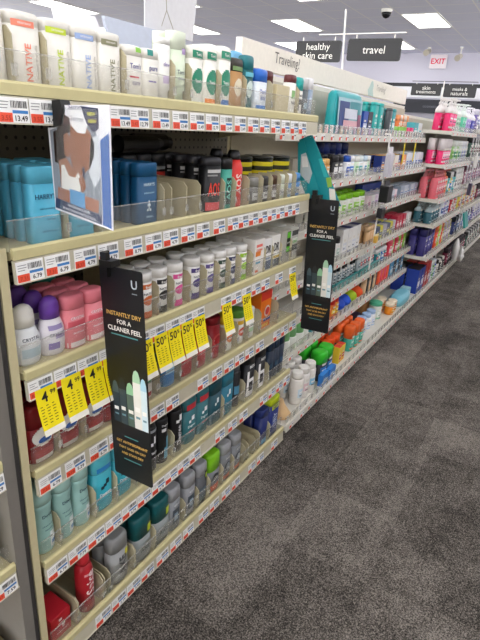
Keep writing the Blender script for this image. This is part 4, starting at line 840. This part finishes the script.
row('carton', 'carton', 'deep blue carton', w3(2), Z2[2], -.29, 2.70, 3.16, 'box', .13, .05, .105, [('1f3f9a', '2a50b0', '7a98d8')], 1)
row('carton', 'carton', 'grey blue window carton', w3(2), Z2[2], -.165, 3.16, 3.64, 'box', .088, .05, .082, [('9cacc0', 'b4c0d0', '5a78a8'), ('c4ccd8', 'd0d8e0', '7a90b8')], 2)
row('brush', 'brush', 'tan wooden brush', w3(3), Z2[3], -.165, 2.56, 2.72, 'stick', .048, .030, .110, [('d2a878', 'dcb88c', None)], 2)
row('travel_pack', 'pack', 'mixed navy and yellow pack', w3(3), Z2[3], -.165, 2.74, 3.20, 'box', .068, .05, .082, [('4a5878', '6a7898', 'd8cc3a'), ('e4dc4a', 'ece870', '4a5878'), ('b8b4c0', 'cac6d0', '8a86a0')], 2)
row('travel_pack', 'pack', 'crimson pack', w3(3), Z2[3], -.165, 3.22, 3.46, 'box', .070, .05, .100, [('c8304a', 'd84a60', 'f0d8dc')], 2)
row('travel_pack', 'pack', 'small white card pack', w3(3), Z2[3], -.165, 3.48, 3.64, 'box', .060, .04, .095, [('ecebe8', 'f2f2f0', 'b0aca8')], 1)
row('travel_bottle', 'bottle', 'white capped bottle over teal base', w3(4), Z2[4], -.165, 2.85, 3.12, 'can', .050, .040, .100, [('1f8f9a', 'f0f0ee', 'd8404a'), ('24a0a0', 'f0f0ee', 'e8e8e4'), ('2a6fb8', 'e8ecee', 'dfe8ee')], 2, .008, .68)
row('lotion_tube', 'tube', 'crimson and green tube', w3(4), Z2[4], -.165, 3.14, 3.64, 'stick', .070, .040, .120, [('d8304c', 'e04a60', 'f0c8d0'), ('7fb83a', '8ec84a', 'e0f0d0')], 2)
row('brush', 'brush', 'tan and dark handled brush', w3(5), Z2[5], -.165, 2.68, 2.96, 'stick', .040, .036, .110, [('d8b890', 'e0c4a0', None), ('22201f', '2c2a2a', None)], 2)
row('brush', 'brush', 'orange handled brush', w3(5), Z2[5], -.165, 2.98, 3.24, 'stick', .044, .036, .150, [('ee5a2c', 'f0704a', None), ('e84a6a', 'f06a80', None)], 2)
row('carton', 'carton', 'sky blue boxed brush', w3(5), Z2[5], -.165, 3.26, 3.64, 'box', .070, .05, .125, [('4a9ccc', '5cacd8', 'e4f0f6'), ('22242c', '2c2e38', '4a4e5c')], 2)
row('lotion_bottle', 'bottle', 'white bottle with pale blue cap', 'beside the orange capped sprays', zb, -.08, 2.52, 2.80, 'can', .078, .070, .110, [('eef0f4', 'a8c4e8', 'c8d4ec')], 1, .012, .78)
o = MB(); o.loft([(0, .12, .045), (.015, .14, .055), (.045, .135, .05), (.06, .11, .03)], M('3c2f48', .5), 3, 24); o = o.build('travel_bag', None, (-.22, 2.66, zb + .0006)); tag(o, 'dark plum soft pouch behind the white bottles with pale blue caps', 'bag')
row('jar', 'jar', 'cloudy jar with green lid', 'on the bottom white shelf', zb, -.08, 2.84, 2.95, 'jar', .095, .090, .125, [('d0d4c8', '4fb08a', 'e8ece4')], 1, .01, .82)
o = MB(); o.loft([(0, .06, .055), (.02, .07, .062), (.11, .066, .06), (.15, .045, .045)], M('a87848', .7), 2.6, 20); o = o.build('natural_sponge', None, (-.25, 2.90, zb + .0006)); tag(o, 'brown natural sponge behind the cloudy jar', 'sponge')
row('jar', 'jar', 'amber orange pot', 'on the bottom white shelf', zb, -.04, 3.02, 3.20, 'jar', .075, .066, .085, [('e88a1e', 'f4e4c8', 'f0b040')], 2)
o = MB(); o.loft([(0, .13, .05), (.02, .15, .06), (.055, .15, .06), (.08, .13, .045), (.085, .10, .03)], M('7fc4d6', .35), 3, 24); o = o.build('bath_pillow', None, (-.09, 3.38, zb + .0006)); tag(o, 'light blue soft bath pillow on the bottom white shelf', 'bath pillow')
row('carton', 'carton', 'pale aqua pack', 'at the end of the bottom white shelf', zb, -.06, 3.55, 3.65, 'box', .085, .07, .07, [('9ccfda', 'b0dce4', 'e8f4f6')], 1)
# --- unit with pink pump bottles (3.66 .. 4.88)
w4 = lambda i: f'on {ROWN[i]} shelf of pink-pump unit'
ROW4 = [
 (0, 3.69, 3.98, 'pumptop', .062, .056, .225, 'hot pink pump bottle with clear top', [('e8306f', 'e6e2e0', 'f070a0')]),
 (0, 4.00, 4.22, 'pumptop', .070, .056, .205, 'pale green pump bottle', [('c8e4d0', 'eaf0ea', '9cc8a8')]),
 (0, 4.23, 4.47, 'pumptop', .075, .060, .215, 'mint green pump bottle', [('5cc4a0', 'e8f0ec', '8ad8bc')]),
 (0, 4.48, 4.70, 'pumptop', .070, .056, .205, 'lavender pump bottle', [('b8a8d8', 'ece8f0', '9a86c8')]),
 (0, 4.71, 4.86, 'pumptop', .070, .056, .20, 'indigo pump bottle', [('3a3a98', 'ece8f0', '6a6ac0')]),
 (1, 3.69, 4.06, 'canister', .068, .060, .185, 'hot pink bottle with translucent top', [('e8306f', 'e6dede', 'f8b8d0')]),
 (1, 4.07, 4.40, 'can', .075, .060, .175, 'green tinted bottle with clear cap', [('9cc880', 'e4e8e0', '6fae4a'), ('d0dcd0', 'e8ece6', '4f9a78')]),
 (1, 4.41, 4.86, 'can', .070, .060, .175, 'pale translucent bottle', [('d8dcd8', 'eef0ee', 'a8b4a8'), ('c8ccd8', 'e8e8f0', '8a8ac0')]),
 (2, 3.69, 4.04, 'pump', .078, .066, .215, 'coral pink rounded bottle', [('e8707c', 'd8888c', 'f0a0a8'), ('ea6e7a', 'd8888c', 'f0a0a8')]),
 (2, 4.05, 4.16, 'pump', .078, .066, .215, 'orange rounded bottle', [('f0763a', 'e89a78', 'f8b088')]),
 (2, 4.17, 4.50, 'can', .070, .060, .180, 'teal, yellow and blue bottle', [('58b8b8', '2a2a2c', 'f0f0ee'), ('e8d04a', 'f0f0ee', '4a8ac8'), ('7ab8e0', 'eceef0', 'f0f4f8')]),
 (2, 4.51, 4.86, 'can', .075, .065, .205, 'white patterned bottle', [('eceae6', 'f2f0ee', '9a9a9e'), ('f0eeea', 'e8e8e8', 'c8c4c0')]),
 (3, 3.69, 4.12, 'pumptop', .080, .064, .165, 'dark teal bottle', [('2a5c68', 'a8b8bc', '4a8090'), ('24505e', 'b0bcc0', '3f7484')]),
 (3, 4.13, 4.50, 'can', .070, .060, .160, 'white, blue and lilac bottle', [('dfe4ee', 'eceef2', '5a78b8'), ('b8b4d8', 'e0dcec', '8a80b8'), ('e8eaee', '3a6ab0', '7aa0d0')]),
 (3, 4.51, 4.86, 'can', .070, .060, .160, 'red and pale bottle', [('c8343c', 'e8e0dc', 'f0d0cc'), ('dcd8d0', 'eceae4', 'a8a49c')]),
 (4, 3.69, 4.10, 'flat', .080, .064, .215, 'deep indigo bottle', [('3a3478', '2c2860', '5a54a0'), ('423c86', '322e6c', '645eac')]),
 (4, 4.11, 4.40, 'flat', .065, .060, .190, 'red, lime and yellow pack', [('e8502c', 'f07a4a', 'f8d8c0'), ('b8d83a', 'c8e45a', 'f0f4d8'), ('f0f0ec', 'e8e8e4', 'd8d04a')]),
 (4, 4.41, 4.86, 'can', .070, .060, .180, 'olive and mauve bottle', [('a8a858', 'c8c488', 'e4e0c0'), ('b0a0b8', 'd0c8d4', 'e8e0ea')]),
 (5, 3.69, 3.93, 'box', .115, .10, .205, 'deep blue carton with white print', [('2440a0', '20222c', 'e8ecf4')]),
 (5, 3.95, 4.12, 'box', .080, .08, .21, 'dark red carton', [('b0302c', 'c04a40', 'e8d0cc')]),
 (5, 4.13, 4.50, 'can', .070, .060, .170, 'blue, white and green bottle', [('4a6ab8', 'dfe4ee', 'a8bce4'), ('e8ece8', 'f0f0ee', '9ab8a0'), ('5aa868', 'dfe8e0', 'b0d8b8')]),
 (5, 4.51, 4.86, 'can', .070, .060, .130, 'white and black low pot', [('eceae4', '2a2a2a', 'b8b4ac'), ('2c2a2a', 'e0dcd4', '6a6662')]),
]
for i, a, b, kind, w, d, h, desc, sp in ROW4: row('bottle' if kind != 'box' else 'carton', 'bottle' if kind != 'box' else 'carton', desc, w4(i), Z4[i], -.03, a, b, kind, w, d, h, sp, 2, .008, .54 if kind in ('pumptop',) or 'translucent top' in desc else .74)
Z5 = [1.30, 1.05, .80, .55, .30, -.02]
PAL = [[('6a5a9a', 'dcd8e8', 'b0a4d0'), ('e4e0dc', 'f0eeea', '7a8ab0')], [('3a5a50', '2c2c2c', 'a8b8a8'), ('e0dcd8', 'c8c8c8', '8a4a5a')], [('7a3a50', '5a2a3c', 'c08a98'), ('c8c0c8', 'e0dce0', '8a7a98')],
       [('e8d85a', 'f0ecd8', 'c86a4a'), ('d86a58', 'eac0b8', 'f0e0d8'), ('dcd8d0', 'eceae4', '7a8a98')], [('2a3a78', '1c1c28', '6a7ab8'), ('e4e8f0', 'f0f0f4', '7aa0d0')], [('7a2a44', '2c1c24', 'b86a80'), ('2a2a30', '3a3a40', '8a8a90')]]
for i in range(6):
    row('bottle', 'bottle', 'assorted toiletry bottle', f'on {ROWN[i]} shelf past the pink pumps', Z5[i], -.03, 4.93, 6.05, 'can' if i % 2 else 'stick', .074, .06, .175, PAL[i], 1, .010)
    row('bottle', 'bottle', 'assorted far bottle', f'on {ROWN[i]} shelf at aisle end', Z5[i], -.03, 6.15, 7.25, 'can', .084, .06, .17, PAL[(i + 2) % 6], 1, .016)
o = MB().box(0, .018, -.09, .09, -.15, 0, M('1f9c94', .4)); o = o.build('teal_box', None, (.012, 5.06, .52)); o.rotation_euler = (0, -.25, 0); o.name = 'shelf_front_pack'; tag(o, 'teal flat box floating free before the shelf front at the frame edge', 'pack')  # plain box left floating before the shelf; nothing holds it up
for k, (x, y, z, w, h, lab) in enumerate(((.035, 4.905, .28, .13, .22, 'white crumpled bag hanging low past the pink pump bottle unit'), (.06, 5.12, .17, .15, .16, 'second white crumpled bag nearest the floor'))):
    b = MB(); rr = random.Random(k); rings = []
    for q in range(8):
        t_ = q / 7; s = math.sin(PI * min(1, .15 + t_ * .8)); rings.append((-h * (1 - t_), w / 2 * s * rr.uniform(.75, 1.1) + .004, .028 * s * rr.uniform(.7, 1.2) + .003))
    b.loft(rings, M('e9e7e4', .5), 2.2, 14); o = b.build('plastic_bag', None, (x + .0, y, z)); o.rotation_euler = (0, 0, .4); tag(o, lab, 'bag')

# clip strips hanging on the shelf seams
def clip_strip(x, y, z0, z1, label, mat, goods):
    t = empty('clip_strip', (x, y, z1)); tag(t, label, 'clip strip')
    MB().box(-.0012, .0012, -.012, .012, z0 - z1, 0, mat).build('strip', t)
    MB().box(-.03, .0, -.008, .008, -.004, .004, mat).build('hook', t)
    for k, (z, w, h, d, c, c2, n) in enumerate(goods):
        g = empty('shelf_front_pack', (x + .0015 + d / 2, y, z)); tag(g, n, 'pack')
        MB().bbox(-d/2, d/2, -w/2, w/2, -h, -h * .22, M(c, .35), .004).build('pouch', g)
        MB().box(-.001, .001, -w/2, w/2, -h * .2199, 0, M(c2, .5)).build('header_card', g)
clip_strip(-.095, 2.440, .44, 1.215, 'white clip strip hanging at the seam of the two white units', M('eeeae2', .4),
    [(1.15, .075, .16, .03, 'c8c4cc', 'e4e0e4', 'pale grey pack clipped high on the white strip'), (.97, .095, .12, .05, '1c1c1e', '3a3a3c', 'black pouch clipped below the pale grey pack'),
     (.83, .075, .07, .03, '26262a', 'e0e0e0', 'small black pack clipped lowest on the white strip'), (.66, .04, .05, .02, 'e0b04a', 'f0e0b0', 'tiny amber pack near the strip end')])
clip_strip(.02, 4.888, .35, 1.24, 'grey clip strip hanging past the pink pump bottles', M('b0aca8', .4), [(1.10, .07, .14, .03, 'e0dcd8', 'f0eeea', 'pale pack on the grey clip strip'), (.85, .07, .14, .03, '3a3048', 'd8d4d8', 'dark plum pack on the grey clip strip')])
for k, y in enumerate((3.05, 3.33)):
    o = MB().box(0, .001, -.014, .014, -.125, 0, M('f0d81e', .5)).build('shelf_flag', None, (-.168, y, Z2[0] - .034)); tag(o, ('nearer', 'farther')[k] + ' narrow yellow flag hanging below the top white shelf', 'shelf flag')

# ------------------------------------------------------------------ header board and aisle signs
t = empty('header_board', (-.40, 2.47, 1.428)); tag(t, 'long cream header board reading Traveling above the white shelving', 'sign board')
b = MB(); b.box(-.008, .022, -1.17, 1.19, 0, .095, M('ece6da', .5)); b.build('board', t)
p = MB()
p.text('Traveling?', (.0235, -.79, .052), (0, 1, 0), (0, 0, 1), M('6f6a64', .5), w=.24)
p.build('lettering', t); p = MB()
p.text('Traveling?', (.0235, .56, .050), (0, 1, 0), (0, 0, 1), M('a8a298', .5), w=.20)
p.build('lettering', t); p = MB()
p.add([(.0232, .32, .0), (.0232, .30, .03), (.0232, .33, .055), (.0232, .35, .082), (.0232, .38, .085), (.0232, .40, .06), (.0232, .395, .035), (.0232, .42, .0)], [tuple(range(8))], M('b9cfc8', .5))
p.build('picture', t)
t2 = empty('aisle_sign_stand', (-.4445, 2.50, 1.42)); tag(t2, 'white pole with crossbar holding the two nearer black aisle signs', 'sign stand')
MB().tube((0, 0, .021), (-.028, 0, .42), .005, WHITE).build('pole', t2); MB().box(-.17, .33, -.004, .004, .2965, .302, WHITE).build('crossbar', t2)
def sign(x0, x1, y, z0, z1, lines, label, rz=.0):
    t = empty('aisle_sign', ((x0 + x1) / 2, y, z1)); tag(t, label, 'sign', 'black hanging aisle signs'); t.rotation_euler = (0, 0, rz)
    w, h = (x1 - x0) / 2, z1 - z0; r = .012; pts = []
    for cx, cz, a in ((w - r, -r, 0), (-w + r, -r, 90), (-w + r, -h + r, 180), (w - r, -h + r, 270)):
        for k in range(4): pts.append((cx + r * math.cos(math.radians(a + 30 * k)), cz + r * math.sin(math.radians(a + 30 * k))))
    MB().prism(pts, 'y', -.004, .004, M('222224', .4)).build('panel', t)
    p = MB()
    for k, s in enumerate(lines): p.text(s, (0, -.0048, -h / 2 + (.0 if len(lines) == 1 else .020 - .040 * k)), (1, 0, 0), (0, 0, 1), WHITE, w=min(2 * w * .86, len(s) * .0205))
    p.build('lettering', t)
    c = MB()
    for q in (-w * .7, w * .7): c.box(q - .003, q + .003, -.002, .002, .0005, .0185, WHITE)
    c.build('hanger', t)
sign(-.752, -.475, 2.5, 1.578, 1.688, ['healthy', 'skin care'], 'black aisle sign reading healthy skin care', .06)
sign(-.430, -.132, 2.5, 1.584, 1.694, ['travel'], 'black aisle sign reading travel', .06)
sign(-.842, -.532, 5.5, 1.612, 1.722, ['skin', 'treatments'], 'black aisle sign reading skin treatments')
sign(-.505, -.188, 5.5, 1.604, 1.720, ['masks &', 'naturals'], 'black aisle sign reading masks and naturals')
t2 = empty('aisle_sign_stand', (-.515, 5.50, 1.36)); tag(t2, 'thin pole with crossbar holding the two farther black aisle signs', 'sign stand')
MB().tube((0, 0, 0), (0, 0, .395), .006, WHITE).build('pole', t2); MB().box(-.33, .33, -.004, .004, .388, .394, M('3a3a3e')).build('crossbar', t2)

# ------------------------------------------------------------------ light from the rest of the store, camera
wd = bpy.data.worlds.new('store'); S.world = wd; wd.use_nodes = True
wd.node_tree.nodes['Background'].inputs[0].default_value = (.98, .97, .96, 1); wd.node_tree.nodes['Background'].inputs[1].default_value = 6.5
cam = bpy.data.cameras.new('camera'); co = bpy.data.objects.new('camera', cam); COL.objects.link(co); S.camera = co
cam.sensor_fit = 'VERTICAL'; cam.sensor_height = 24; cam.lens = 24 * 502.56 / 640; cam.clip_start = .02
yaw, pit, rol = [math.radians(a) for a in (-30.570, -21.443, 3.9058)]
fw = Vector((math.sin(yaw) * math.cos(pit), math.cos(yaw) * math.cos(pit), math.sin(pit)))
rt = fw.cross(Vector((0, 0, 1))).normalized(); upv = rt.cross(fw)
r2 = rt * math.cos(rol) + upv * math.sin(rol); u2 = -rt * math.sin(rol) + upv * math.cos(rol)
m = Matrix((r2, u2, -fw)).transposed().to_4x4(); m.translation = (.7654, -.51384, 1.22397); co.matrix_world = m
S.view_settings.view_transform = 'Standard'; S.view_settings.look = 'None'; S.view_settings.gamma = 1; S.view_settings.use_curve_mapping = False
S.view_settings.exposure = -0.2
S.cycles.use_denoising = True; S.cycles.max_bounces = 8; S.cycles.transparent_max_bounces = 16
